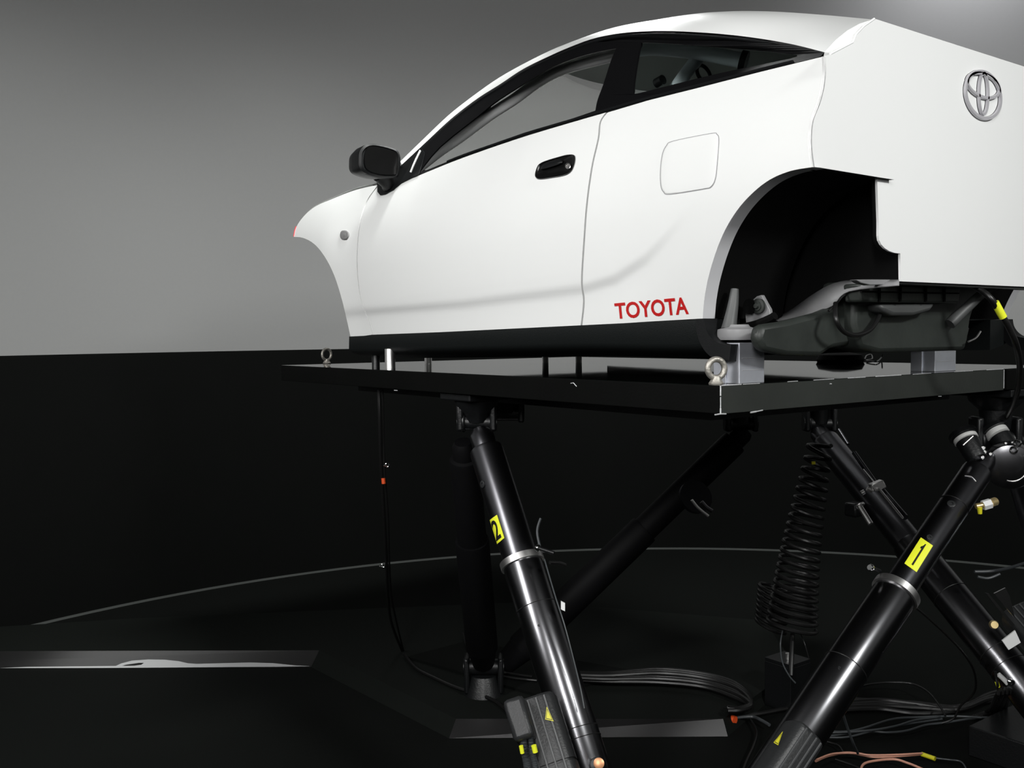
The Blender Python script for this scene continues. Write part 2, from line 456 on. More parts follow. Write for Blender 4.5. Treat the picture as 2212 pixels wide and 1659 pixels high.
# --- roof, pillars
Wpx = smooth2([(868, 356), (918, 309), (975, 256), (1031, 213), (1080, 182), (1130, 149), (1189, 120), (1235, 100), (1279, 84), (1325, 74), (1370, 69), (1438, 67), (1528, 71), (1618, 80), (1709, 95), (1781, 113)], 4)
Spx = [(864, 349, 1.905), (918, 297, 1.95), (972, 246, 2.00), (1030, 201, 2.04), (1076, 169, 2.08), (1121, 143, 2.12), (1166, 120, 2.16), (1212, 99, 2.20), (1284, 75, 2.25), (1352, 56.5, 2.27), (1438, 43, 2.28), (1505, 32.5, 2.28), (1573, 24.5, 2.27), (1640, 24, 2.24), (1709, 27, 2.21), (1800, 34, 2.15), (1885, 42, 2.067)]
Sg = catmull([Vector(s) for s in Spx], 4)
NS = 64
Wr = resample(Wpx, NS); Sarr = np.array([tuple(s) for s in Sg])
dd = np.r_[0, np.cumsum(np.hypot(*np.diff(Sarr[:, :2], axis=0).T))]; tt = np.linspace(0, dd[-1], NS)
Sr = np.c_[[np.interp(tt, dd, Sarr[:, k]) for k in range(3)]].T
W3 = [on(ywin, u, v) for u, v in Wr]; S3 = [P(u, v, 'Y', y) for u, v, y in Sr]
W3 = W3
hdr = next(i for i, s in enumerate(Sr) if s[0] > 1160)
for i in range(hdr + 1):
    k = 1 - i / (hdr + 1)
    yy_ = max(Sr[i][2], W3[i][1] + .012 + .0 * k); S3[i] = P(Sr[i][0], Sr[i][1], 'Y', yy_)
# pillar + roof side strip
for mir in (False, True):
    vv = []; ff = []
    for k in range(5):
        t = k / 4
        for a, b in zip(W3, S3):
            q = a * (1 - t) + b * t
            L_ = np.linalg.norm(b - a)
            q = q + np.array([0, -.35, .65]) * (4 * t * (1 - t)) * L_ * .10
            vv.append(q if not mir else np.array([q[0], 2 * YC - q[1], q[2]]))
    for k in range(4):
        for i in range(NS - 1): ff.append((k * NS + i, k * NS + i + 1, (k + 1) * NS + i + 1, (k + 1) * NS + i))
    n0 = len(vv); sg = -1 if mir else 1   # inner return so the pillar has thickness
    for i in range(hdr + 1):
        q = S3[i] + np.array([.0, .03, -.03]); vv.append(q if not mir else np.array([q[0], 2 * YC - q[1], q[2]]))
    for i in range(hdr): ff.append((4 * NS + i, 4 * NS + i + 1, n0 + i + 1, n0 + i))
    # rear closing wedge down to the belt end
    mk('roof_side', vv, ff, 'paint', car, ang=50)
    col = [vv[k * NS + NS - 1] for k in range(5)]          # last column of the roof side, W to S
    wed = [P(1779, 122, 'X', XCUT), P(1790, 118, 'X', XCUT), P(1838, 93, 'X', XCUT), P(1845, 76, 'X', XCUT), P(1862, 58, 'X', XCUT), P(1885, 42, 'X', XCUT)]
    wed = [p if not mir else np.array([p[0], 2 * YC - p[1], p[2]]) for p in wed]
    lp = [Vector(p) for p in wed + col[::-1]]
    tr_ = tessellate_polygon([[Vector((p.y, p.z, 0)) for p in lp]])
    mk('rear_pillar', lp, [tuple(t) for t in tr_], 'paint', car, smooth=False)
# roof skin
idx = list(range(hdr, NS)); rows = []
for i in idx:
    s = S3[i]; row = []
    for k in range(13):
        t = k / 12
        y = s[1] * (1 - t) + (2 * YC - s[1]) * t
        cr = math.sin(PI * t)
        bow = -.16 * cr * max(0, 1 - (i - hdr) / 12)
        row.append((s[0] + bow, y, s[2] + .02 * cr * (1 - sst(-1.8, XCUT, s[0]))))
    rows.append(row)
vv = [q for r_ in rows for q in r_]
ff = [(a * 13 + k, a * 13 + k + 1, (a + 1) * 13 + k + 1, (a + 1) * 13 + k) for a in range(len(rows) - 1) for k in range(12)]
rf = mk('roof', vv, ff, 'paint', car, ang=50)
vv2 = [(q[0], q[1], q[2] - .03) for q in vv]
mk('headliner', vv2, ff, 'headliner', car, ang=50)
# bonnet
ft = [on(yside, *q) for q in smooth2([(634, 511), (640, 489), (655, 466), (682, 442), (720, 424), (768, 404), (817, 391)], 5)[10:]] + [on(yside, 840, 372, 0), on(yside, 864, 355)]
vv = []; ff = []
for a in ft:
    for k in range(9):
        t = k / 8; vv.append((a[0], a[1] * (1 - t) + (2 * YC - a[1]) * t, a[2] - .004 - .03 * math.sin(PI * t)))
for a in range(len(ft) - 1):
    for k in range(8): ff.append((a * 9 + k, a * 9 + k + 1, (a + 1) * 9 + k + 1, (a + 1) * 9 + k))
mk('bonnet', vv, ff, 'paint', car)
# windscreen glass
vv = []; ff = []
for i in range(hdr + 1):
    q = S3[i] - np.array([0, -.012, .012])
    for k in range(13):
        t = k / 12; bw = math.sin(PI * t); vv.append((q[0] - .16 * bw, q[1] * (1 - t) + (2 * YC - q[1]) * t, q[2] + .0 * bw))
ff = [(a * 13 + k, a * 13 + k + 1, (a + 1) * 13 + k + 1, (a + 1) * 13 + k) for a in range(hdr) for k in range(12)]
mk('windscreen', vv, ff, 'glass', car)
# dashboard inside
MB().box((-3.2, 1.98, 2.0), (-2.95, 3.26, 2.14)).build('dashboard', 'inner', car, bevel=.03)

# --- window frame (black band) with two openings
hole1 = smooth2([(903, 374), (949, 318), (1031, 252), (1076, 216), (1153, 168), (1200, 142), (1250, 123), (1300, 110), (1331, 105)], 3) + smooth2([(1331, 106), (1320, 130), (1304, 180), (1291, 215), (1286, 239)], 3)[1:] + [(1166, 280), (1076, 311), (986, 341), (925, 366)]
hole2 = smooth2([(1368, 197), (1370, 170), (1378, 120), (1384, 98), (1394, 92), (1483, 97), (1596, 106), (1690, 115), (1722, 122), (1650, 138), (1560, 157), (1460, 181), (1376, 202)], 3, True)
botb = [(1781, 114), (1778, 121), (1640, 155), (1500, 191), (1400, 216), (1312, 241), (1140, 291), (1000, 339.5), (905, 378), (880, 388), (858, 398), (858, 390)]
outer = [tuple(q) for q in resample(Wpx, 60)] + [tuple(q) for q in resample(botb, 70)[1:]]
def frame_mesh(mirror):
    loops = [outer, hole1, hole2]
    tri = tessellate_polygon([[Vector((a, b, 0)) for a, b in l] for l in loops])
    flat = [q for l in loops for q in l]
    vf = [on(ywin, u, v, .002) for u, v in flat]; nb = len(vf)
    vb = [p + np.array([0, .007, 0]) for p in vf]
    f = [tuple(t) for t in tri] + [tuple(i + nb for i in t[::-1]) for t in tri]
    o = 0
    for l in loops:
        n_ = len(l)
        for i in range(n_): f.append((o + i, o + (i + 1) % n_, nb + o + (i + 1) % n_, nb + o + i))
        o += n_
    v = vf + vb
    if mirror: v = [np.array([p[0], 2 * YC - p[1], p[2]]) for p in v]
    return mk('window_frame', v, f, 'black_trim', car, ang=25)
for mir in (False, True):
    frame_mesh(mir)
    tri = tessellate_polygon([[Vector((a, b, 0)) for a, b in hole2]])
    v = [on(ywin, u, v_, -.012) for u, v_ in hole2]
    if mir: v = [np.array([p[0], 2 * YC - p[1], p[2]]) for p in v]
    mk('quarter_glass', v, [tuple(t) for t in tri], 'tint', car)
# raised rubber line along the window top
MB().tube([on(ywin, u, v + 7, .004) for u, v in resample(Wpx, 40)[2:-4]], .004, 6, 2).build('weather_strip', 'black_plastic', car)
MB().tube([on(ywin, u, v - 4, .004) for u, v in resample(botb, 40)[3:-5]], .004, 6, 2).build('weather_strip', 'black_plastic', car)

# --- roll cage
def cage(px, r, m='cage', n=16, Y=None):
    pts = [P(u, v, 'Y', y) for u, v, y in px]
    return MB().tube(pts, r, n, 8).build('roll_cage_tube', m, car)
cage([(898, 366, 2.00), (915, 354, 2.02), (953, 325, 2.05), (998, 294, 2.08), (1061, 247, 2.11), (1110, 215, 2.14), (1155, 182, 2.17), (1200, 156, 2.18), (1245, 140, 2.19), (1340, 116, 2.20)], .0205)
cage([(1335, 118, 2.3), (1400, 105, 2.32), (1500, 112, 2.32), (1608, 132, 2.34)], .023, 'cageblue')
cage([(1517, 115, 2.36), (1500, 135, 2.36), (1465, 182, 2.36), (1440, 220, 2.36)], .021, 'cageblue')
MB().cyl(P(1600, 130, 'Y', 2.33), P(1613, 133, 'Y', 2.34), .030, n=24).build('cage_collar', 'black_plastic', car)
cage([(1337, 230, 2.5), (1340, 150, 2.5), (1345, 112, 2.5)], .02, 'cageblue')
MB().obox(P(1050, 236, 'Y', 2.10), (.014, 0, .008), (0, .012, 0), (-.008, 0, .014)).build('cage_clamp', 'black_plastic', car)
# dark cabin tub and rear interior
MB().box((-3.52, 1.98, 1.66), (-1.76, 3.26, 1.70)).build('floor_pan', 'inner', car, smooth=False)
MB().box((-2.06, 1.99, 1.7), (-1.8, 3.25, 2.28)).build('rear_bulkhead', 'inner', car, smooth=False, bevel=.04)
# small things glimpsed behind the quarter glass
MB().cyl(P(1418, 180, 'Y', 2.3), P(1432, 172, 'Y', 2.3), .016, n=20).build('belt_reel', 'black_plastic', car)
MB().torus(P(1520, 160, 'Y', 2.4), (1, 0, .3), .03, .006).build('cable_loop', 'black_plastic', car)

# --- rear flat closing panel with step cut-outs
LW = [(1779, 122), (1790, 118), (1838, 93), (1845, 76), (1862, 58), (1885, 42)]
pl = [P(u, v, 'X', XCUT) for u, v in cutl] + [P(1890, 383, 'X', XCUT), P(1891, 420, 'X', XCUT), P(1893, 480, 'X', XCUT), P(1893, 510, 'X', XCUT)]
for k in range(1, 7):   # rounded inner corner
    a = PI / 2 * k / 6
    pl.append(P(1893 + 47 * (1 - math.cos(a)), 510 + 38 * math.sin(a), 'X', XCUT))
pl += [P(1940, 549, 'X', XCUT), P(1941, 608, 'X', XCUT)]
half = pl; zbot = half[-1][2]
leftup = [P(u, v, 'X', XCUT) for u, v in LW[1:]]
near = leftup[::-1] + half          # from roof corner down to bottom
ztop = near[0][2]
full = near + [np.array([XCUT, 2 * YC - q[1], q[2]]) for q in near[::-1]]
fpts = [Vector(q) for q in full]
tri = tessellate_polygon([[Vector((q.y, q.z, 0)) for q in fpts]])
nb = len(fpts); v = [q + Vector((.006, 0, 0)) for q in fpts] + fpts
f = [tuple(t) for t in tri] + [tuple(i + nb for i in t[::-1]) for t in tri] + [(i, (i + 1) % nb, nb + (i + 1) % nb, nb + i) for i in range(nb)]
mk('rear_panel', v, f, 'panel', car, smooth=False)
# filler bead where panel meets body
MB().tube([P(u, v, 'X', XCUT) + np.array([.004, 0, 0]) for u, v in LW[::-1][:-1]], .0032, 6, 1).build('filler_bead', 'panel', car)
_a = [on(yside, u - 4, v, .0004) for u, v in cutl]; _b = [P(u + 2.5, v, 'X', XCUT + .0066) for u, v in cutl]
mk('seam_filler', _a + _b, [(i, i + 1, len(_a) + i + 1, len(_a) + i) for i in range(len(_a) - 1)], 'panel', car)
# sawn black edge of the cut-out
MB().tube([q + np.array([-.006, .004, 0]) for q in half[len(cutl) - 1:-1]], .006, 6, 1).build('cut_edge', 'inner', car)

# --- emblem on the rear panel
ec_ = P(2122, 206, 'X', XCUT + .008); W_, H_ = .095, .065
def ell(cy, cz, a, b, wd, wd2=None, n_=56, x0=.000, th=.006):
    """elliptic ring band with half axes a (Y), b (Z) and band widths"""
    v = []; f = []
    for i in range(n_):
        t = 2 * PI * i / n_
        wi = wd + (wd2 - wd) * abs(math.sin(t)) if wd2 is not None else wd
        for A, B, xx in ((a, b, 0), (a - wi * .12, b - wi * .12, th), (a - wi * .88, b - wi * .88, th), (a - wi, b - wi, 0)):
            v.append((ec_[0] + x0 + xx, ec_[1] + cy + A * math.cos(t), ec_[2] + cz + B * math.sin(t)))
    for i in range(n_):
        j = (i + 1) % n_
        for k in range(4): f.append((i * 4 + k, i * 4 + (k + 1) % 4, j * 4 + (k + 1) % 4, j * 4 + k))
    return v, f
emb = MB()
for a in ((0, 0, W_, H_, .0105), (0, .0245, .087, .035, .0095), (0, .0035, .0275, .0575, .0085)):
    emb.add(*ell(*a[:4], a[4]))
eo = emb.build('emblem', 'emblem', car, ang=50, rec=True); eo['label'] = 'silver emblem of three interlocking ovals'
emd = MB()
for a in ((0, 0, W_ + .001, H_ + .001, .0128), (0, .0245, .088, .0362, .0118), (0, .0035, .0287, .0585, .0108)):
    emd.add(*ell(*a[:4], a[4], x0=-.0035, th=.003))
emd.build('emblem_outline', 'emblemdark', eo, ang=50)

# --- lettering
def font_mesh(txt, bold=.0, sub=0):
    cu = bpy.data.curves.new('t', 'FONT'); cu.body = txt; cu.offset = bold; cu.resolution_u = 4
    o = bpy.data.objects.new('t', cu); COL.objects.link(o)
    dg = bpy.context.evaluated_depsgraph_get(); me = bpy.data.meshes.new_from_object(o.evaluated_get(dg))
    v = np.array([tuple(q.co) for q in me.vertices]); f = [tuple(p.vertices) for p in me.polygons]
    if sub:
        bm = bmesh.new(); bm.from_mesh(me); bmesh.ops.triangulate(bm, faces=bm.faces)
        bmesh.ops.subdivide_edges(bm, edges=[e for e in bm.edges if e.calc_length() > .08], cuts=sub, use_grid_fill=True)
        bm.to_mesh(me); bm.free()
        v = np.array([tuple(q.co) for q in me.vertices]); f = [tuple(p.vertices) for p in me.polygons]
    bpy.data.objects.remove(o); bpy.data.curves.remove(cu); bpy.data.meshes.remove(me)
    v[:, 0] -= v[:, 0].min(); v[:, 1] -= v[:, 1].min(); v[:, 0] /= v[:, 0].max(); v[:, 1] /= v[:, 1].max()
    return v, f
lv, lf = font_mesh('TOYOTA', .022)
TL, BL, BR, TR = map(np.array, ((1326.6, 655.), (1330., 689.5), (1488., 678.7), (1483.5, 641.)))
pts = []
for a, b, _ in lv:
    q = (1 - a) * ((1 - b) * BL + b * TL) + a * ((1 - b) * BR + b * TR); pts.append(on(yside, q[0], q[1], .0015))
lo_ = mk('lettering', pts, lf, 'red', car, smooth=False, rec=False); lo_['label'] = 'red TOYOTA lettering low on the rear quarter'

# --- fuel door
fd = smooth2([(1440, 315), (1455, 305), (1535, 289), (1548, 291), (1552, 303), (1549, 350), (1545, 385), (1536, 403), (1520, 408), (1448, 419), (1434, 414), (1428, 400), (1427, 370), (1431, 335)], 5, True)
cx_, cy_ = 1490, 353
def ring_on(px, off, dpx, name, m, parent):
    a = [on(yside, u, v, off) for u, v in px]
    b = [on(yside, cx_ + (u - cx_) * (1 - dpx), cy_ + (v - cy_) * (1 - dpx), off) for u, v in px]
    n_ = len(a); return mk(name, a + b, [(i, (i + 1) % n_, n_ + (i + 1) % n_, n_ + i) for i in range(n_)], m, parent)
v = []; f = []; n_ = len(fd); rings = [(1.0, .0004), (.985, .0022), (.95, .0026), (.7, .0026), (.4, .0026), (.1, .0026)]
for k, (s_, off) in enumerate(rings):
    for u, w_ in fd: v.append(on(yside, cx_ + (u - cx_) * s_, cy_ + (w_ - cy_) * s_, off))
for k in range(len(rings) - 1):
    for i in range(n_): f.append((k * n_ + i, k * n_ + (i + 1) % n_, (k + 1) * n_ + (i + 1) % n_, (k + 1) * n_ + i))
f.append(tuple((len(rings) - 1) * n_ + i for i in range(n_)))
fdo = mk('fuel_door', v, f, 'paint', car, ang=60)
fd_out = [(cx_ + (u - cx_) * 1.022, cy_ + (w_ - cy_) * 1.022) for u, w_ in fd]
ring_on(fd_out, .0008, .022, 'fuel_door_gap', 'gap', fdo)

# --- door handle
hp = smooth2([(1155.5, 376), (1158.5, 385), (1168, 387), (1190, 384), (1217, 379), (1232, 371), (1240, 355), (1242, 340), (1238, 334), (1225, 334), (1205, 339), (1176, 348), (1162, 357)], 4, True)
hx, hy = 1199, 361
def bowl(px, c, prof, name, m, parent, fn=yside):
    v = []; f = []; n_ = len(px)
    for s_, off in prof:
        for u, w_ in px: v.append(on(fn, c[0] + (u - c[0]) * s_, c[1] + (w_ - c[1]) * s_, off))
    for k in range(len(prof) - 1):
        for i in range(n_): f.append((k * n_ + i, k * n_ + (i + 1) % n_, (k + 1) * n_ + (i + 1) % n_, (k + 1) * n_ + i))
    f.append(tuple((len(prof) - 1) * n_ + i for i in range(n_)))
    return mk(name, v, f, m, parent, ang=50)
dh = bowl(hp, (hx, hy), [(1, 0), (1, .004), (.96, .006), (.9, .004), (.85, .0015), (.3, .0015)], 'door_handle', 'glossblack', car)
lev = smooth2([(1168, 366), (1172, 357), (1190, 349), (1212, 345), (1214, 352), (1200, 358), (1180, 364)], 3, True)
bowl(lev, (1192, 355), [(1, .001), (1, .008), (.85, .012), (.4, .013)], 'handle_lever', 'black_plastic', dh)
lk = [(1226.6 + 6.2 * math.cos(a), 358.5 + 6.8 * math.sin(a)) for a in np.linspace(0, 2 * PI, 20, endpoint=False)]
bowl(lk, (1226.6, 358.5), [(1, .002), (.95, .008), (.75, .009), (.7, .006), (.2, .006)], 'lock_cylinder', 'steel', dh)
# --- side marker lamp
mkp = smooth2([(735, 503), (739, 498), (748, 498), (753, 503), (752, 512), (747, 517.5), (738, 517), (734.5, 511)], 3, True)
bowl(mkp, (743.5, 507.5), [(1, 0), (1, .004), (.8, .007), (.6, .0065), (.3, .008)], 'side_marker', 'lens', car)

# --- wing mirror
mo = smooth2([(775, 345), (777, 327), (788, 314), (806, 310.5), (835, 316), (857, 324), (864, 336), (865, 352), (862, 378), (853, 384), (826, 384), (800, 378), (783, 370), (776, 360)], 4, True)
XM = -3.22
c2 = (820, 350)
v = []; f = []; n_ = len(mo)
for s_, dx in ((.84, .0), (.90, .006), (1, .0), (1.0, -.02), (.97, -.06), (.86, -.10), (.6, -.13), (.2, -.14)):
    for u, w_ in mo:
        q = P(c2[0] + (u - c2[0]) * s_, c2[1] + (w_ - c2[1]) * s_, 'X', XM); q = q + np.array([dx, 0, 0]); v.append(q)
for k in range(7):
    for i in range(n_): f.append((k * n_ + i, k * n_ + (i + 1) % n_, (k + 1) * n_ + (i + 1) % n_, (k + 1) * n_ + i))
f.append(tuple(7 * n_ + i for i in range(n_))); f.append(tuple(range(n_)))
mir_o = mk('wing_mirror', v, f, 'black_plastic', car, ang=45)
mg = smooth2([(788, 340), (792, 322), (802, 316), (830, 320), (852, 328), (858, 340), (858, 372), (850, 377), (822, 376), (800, 370), (790, 360)], 4, True)
MB().prism([P(u, w_, 'X', XM + .008) for u, w_ in mg], (-.003, 0, 0)).build('mirror_glass', 'glossblack', mir_o)
base = [(813, 392), (822, 386), (842, 384), (858, 372), (866, 357), (870, 354), (880, 345), (912, 322), (918, 330), (912, 355), (905, 378), (890, 384), (866, 396), (850, 410), (832, 420), (821, 422), (815, 414), (815, 403)]
tri = tessellate_polygon([[Vector((a, b, 0)) for a, b in base]])
vf = [on(ywin, u, w_, .006) for u, w_ in base]; nb = len(vf); vb = [on(ywin, u, w_, -.01) for u, w_ in base]
MB().add(vf + vb, [tuple(t) for t in tri] + [tuple(i + nb for i in t[::-1]) for t in tri] + [(i, (i + 1) % nb, nb + (i + 1) % nb, nb + i) for i in range(nb)]).build('mirror_base', 'black_plastic', mir_o, bevel=.002)
am = P(835, 384, 'X', XM - .05); an = on(yside, 838, 404, .0)
MB().tube([P(822, 376, 'X', XM - .06), P(838, 388, 'X', XM - .05) * .6 + an * .4, an], lambda t: .034 - .010 * t, 14, 5).build('mirror_arm', 'black_plastic', mir_o)
MB().tube([P(887, 372, 'Y', 1.90), P(896, 350, 'Y', 1.91), P(908, 325, 'Y', 1.93)], .004, 8).build('sail_trim', 'cage', mir_o)

# --- sills (black), underbody
def sillmesh(mirror):
    xs = np.linspace(-3.572, -1.668, 30); v = []; f = []
    prof = [(.010, .001), (-.004, .0), (-.006, -.050), (.008, -.066), (.05, -.078), (.13, -.092), (.13, .0)]
    for x in xs:
        z0 = zs(x); y0 = yside(x, z0)
        grow = .010 * sst(-2.2, -1.7, x)
        for dy, dz in prof:
            q = [x, y0 + dy, z0 + dz - (grow if dz < -.04 else 0)]
            if mirror: q[1] = 2 * YC - q[1]
            v.append(q)
    m_ = len(prof)
    for i in range(len(xs) - 1):
        for k in range(m_ - 1): f.append((i * m_ + k, i * m_ + k + 1, (i + 1) * m_ + k + 1, (i + 1) * m_ + k))
    f.append(tuple(range(m_))); f.append(tuple((len(xs) - 1) * m_ + k for k in range(m_)))
    return mk('sill', v, f, 'sill', car, ang=60)
for mir in (False, True): sillmesh(mir)
# arch end of the sill curling round the wheel opening (black plastic hoop)
def hoop(mirror):
    mid = [(1511, 688), (1515, 712), (1525, 737), (1541, 757), (1562, 772), (1577, 775)]
    o = resample(smooth2([(1503, 690), (1505, 718), (1514, 745), (1532, 768), (1556, 779), (1575, 781)], 4), 20)
    i = resample(smooth2([(1521, 688), (1524, 708), (1533, 726), (1546, 738), (1562, 743), (1579, 744)], 4), 20)
    v = []
    for dy in (0, .05):
        for a in (o, i):
            for u, w_ in a:
                q = P(u, w_, 'Y', 1.842) + np.array([0, dy, 0])
                if mirror: q[1] = 2 * YC - q[1]
                v.append(q)
    n_ = 20; f = []
    for a in range(n_ - 1):
        f += [(a, a + 1, n_ + a + 1, n_ + a), (2 * n_ + a, 3 * n_ + a, 3 * n_ + a + 1, 2 * n_ + a + 1), (a, 2 * n_ + a, 2 * n_ + a + 1, a + 1), (n_ + a, n_ + a + 1, 3 * n_ + a + 1, 3 * n_ + a)]
    f += [(0, n_, 3 * n_, 2 * n_), (n_ - 1, 2 * n_ - 1 + 0, 4 * n_ - 1, 3 * n_ - 1)]
    return mk('arch_trim', v, f, 'black_plastic', car, ang=40)
for mir in (False, True): hoop(mir)
MB().add([(x, y, z) for x in (-3.57, -1.75) for y in (1.97, 3.27) for z in (1.585, 1.665)], [(0, 1, 3, 2), (4, 6, 7, 5), (0, 4, 5, 1), (2, 3, 7, 6), (0, 2, 6, 4), (1, 5, 7, 3)]).build('underbody_pan', 'inner', car, smooth=False, bevel=.02)
# wheel house back wall (inside of the open arch)
whp = [(1500, 730), (1500, 560), (1560, 430), (1640, 360), (1780, 330), (1946, 330), (1946, 606), (1850, 606), (1800, 614), (1755, 638), (1710, 670), (1668, 694), (1640, 740)]
for mir in (False, True):
    q_ = [P(u, w_, 'Y', 2.2) for u, w_ in whp]
    q_ = [np.array([min(p[0], XCUT - .012), p[1] if not mir else 2 * YC - p[1], p[2]]) for p in q_]
    MB().prism(q_, (0, .02 if not mir else -.02, 0)).build('wheel_house', 'inner', car, smooth=False)
def plate(name, px, X, dep, m, bev=.0, par=None):
    return MB().prism([P(u, w_, 'X', X) for u, w_ in px], (-dep, 0, 0)).build(name, m, par or car, smooth=bev > 0, bevel=bev)

# suspension leftovers inside the arch
MB().lathe(P(1594, 734, 'X', -1.615), P(1594, 700, 'X', -1.615), [(0, .048), (.008, .052), (.026, .050), (.032, .03), (.038, .026)], 32).build('spring_seat', 'underlight', car)
MB().tube([P(1574, 712, 'X', -1.63), P(1578, 690, 'X', -1.63), P(1584, 655, 'X', -1.63), P(1587, 624, 'X', -1.63)], lambda t: .020 - .010 * t, 12).build('strut', 'underlight2', car)
br = [(1611, 700), (1609, 672), (1617, 655), (1634, 640), (1645, 637), (1652, 650), (1662, 668), (1664, 680), (1640, 692)]
MB().prism([P(u, w_, 'Y', 1.99) for u, w_ in br], (0, .012, 0)).build('hub_bracket', 'underlight', car, smooth=False, bevel=.002)
hb = P(1640, 661, 'Y', 1.985)
MB().lathe(hb, hb + np.array([0, -.014, 0]), [(0, .019), (.006, .019), (.007, .012), (.010, .012), (.010, .007), (.016, .006)], 20).build('hub_bolt', 'under', car)
hb2 = P(1618, 662, 'Y', 1.975)
MB().lathe(hb2, hb2 + np.array([0, .02, 0]), [(0, .020), (.02, .016)], 20).build('rubber_bush', 'inner', car)
MB().tube([P(1600, 708, 'Y', 1.98), P(1630, 702, 'Y', 1.98), P(1660, 690, 'Y', 1.98), P(1674, 682, 'Y', 1.98)], .011, 8).build('hub_lug', 'inner', car)
# trailing heat shield sweeping from the arch to the rear
hs = resample(smooth2([(1668, 690), (1710, 668), (1755, 636), (1800, 612), (1850, 604), (1942, 604)], 4), 24)
hs2 = resample(smooth2([(1680, 692), (1722, 684), (1765, 672), (1800, 658), (1832, 628), (1942, 614)], 4), 24)
v = [P(u, w_, 'Y', 2.175 + .0 * i) for i, (u, w_) in enumerate(hs)] + [P(u, w_, 'Y', 2.13 + .0 * i) for i, (u, w_) in enumerate(hs2)]
mk('heat_shield', v, [(i, i + 1, 24 + i + 1, 24 + i) for i in range(23)], 'underlight', car).modifiers.new('s', 'SOLIDIFY').thickness = .004
# tank, beam and boot floor seen below the rear panel
plate('fuel_tank', [(1648, 702), (1700, 694), (1770, 676), (1830, 652), (1872, 640), (1885, 700), (1880, 738), (1800, 752), (1772, 770), (1700, 768), (1652, 758), (1640, 730)], -1.50, .035, 'under', .012)
plate('boot_floor', [(1846, 607), (2126, 615), (2110, 650), (2098, 690), (2092, 735), (2086, 757), (1900, 762), (1860, 752), (1846, 700)], -1.47, .10, 'under', .012)
plate('rear_beam', [(1858, 612), (2075, 618), (2072, 655), (1862, 652)], -1.42, .05, 'under', .006)
for u in (1900, 1945, 2000, 2040):
    plate('beam_rib', [(u, 614), (u + 3, 614), (u + 3, 652), (u, 652)], -1.415, .006, 'inner')
plate('beam_rib', [(1862, 628), (2072, 632), (2072, 635), (1862, 631)], -1.414, .006, 'inner')
plate('flange', [(1850, 604), (1942, 604), (1942, 614), (1880, 616), (1860, 611)], -1.36, .02, 'underlight', .002)
plate('spare_wheel_well', [(1902, 657), (2024, 655), (2010, 672), (1975, 682), (1930, 682), (1908, 672)], -1.43, .05, 'underlight2', .012)
plate('boot_edge', [(1942, 609), (2230, 621), (2230, 626), (1942, 613)], -1.35, .03, 'underlight2')
c_ = P(2045, 706, 'X', -1.60)
MB().lathe(c_ + np.array([0, 0, -.035]), c_ + np.array([0, 0, .04]), [(0, .030), (.01, .058), (.03, .062), (.055, .045), (.075, .028)], 28).build('spring_seat', 'underlight2', car)
MB().tube([P(2052, 700, 'X', -1.46), P(2085, 668, 'X', -1.44), P(2120, 636, 'X', -1.42), P(2150, 618, 'X', -1.41)], lambda t: .016 - .004 * t, 12).build('tow_strut', 'underlight2', car)
MB().tube([P(2092, 738, 'X', -1.45), P(2108, 730, 'X', -1.45), P(2118, 716, 'X', -1.45)], .003, 8).build('brake_pipe', 'steel', car)
MB().tube([P(1805, 655, 'X', -1.46), P(1806, 690, 'X', -1.44), P(1822, 716, 'X', -1.44), P(1850, 724, 'X', -1.44), P(1880, 712, 'X', -1.44), P(1898, 685, 'X', -1.45), P(1904, 660, 'X', -1.46)], .006, 10).build('loop_hose', 'cable', car)
MB().tube([P(1836, 632, 'X', -1.46), P(1820, 640, 'X', -1.46), P(1808, 655, 'X', -1.46), P(1800, 662, 'X', -1.46), P(1790, 672, 'X', -1.46)], .003, 8).build('brake_pipe', 'cable', car)

# ================================================================= PLATFORM DECK
PX0, PX1, PY0, PY1 = -4.092, -1.555, 1.778, 3.50
plat = thing('motion_platform', 'glossy black rectangular motion platform deck carrying the white car body', 'platform', (-2.8, 2.62, 1.456))
MB().box((PX0, PY0, 1.4565), (PX1, PY1, 1.5225)).build('deck_slab', 'deckside', plat, smooth=False, bevel=.0015)
MB().box((PX1 - .002, PY0 + .001, 1.457), (PX1 + .0015, 3.122, 1.5225)).build('lit_end_face', 'lit_end', plat, smooth=False)  # rear face of the slab, painted lighter for the light falling on it
MB().box((PX0 + .001, PY0 + .001, 1.5226), (PX1 - .001, PY1 - .001, DECK)).build('deck_top', 'deck', plat, smooth=False)
MB().box((PX0 + .25, PY0 + .25, 1.41), (PX1 - .25, PY1 - .25, 1.4565)).build('stiffener', 'cast', plat, smooth=False)
# worn bright edges
ch = MB()
def chip(a, b, wd=.0012):
    off = np.array([.002, -.0002, 0]); MB().tube([np.array(a) + off, np.array(b) + off], wd, 5, 1).build('worn_edge', 'scratch', plat, smooth=False)
for (u0, u1, wd) in ((1558, 1600, .0016), (1604, 1640, .0010), (1700, 1722, .0010), (1756, 1800, .0010), (1830, 1868, .0012), (1890, 1945, .0015), (1970, 2010, .0009), (2060, 2100, .0008), (2130, 2166, .0012)):
    y = lambda u: 833 + (u - 1555) * (797 - 833) / 612.
    chip(P(u0, y(u0), 'X', PX1 + .0005), P(u1, y(u1), 'X', PX1 + .0005), wd)
chip((PX1, PY0, 1.524), (PX1, PY0, 1.5), .0018); chip((PX1, PY0, 1.497), (PX1, PY0, 1.462), .0013); chip((PX1, PY0, 1.47), (PX1, PY0, 1.457), .002)
chip(P(1543, 896, 'Y', PY0), (PX1, PY0, 1.457), .0018); chip((PX1, PY0, 1.457), P(1567, 894, 'X', PX1), .0018)
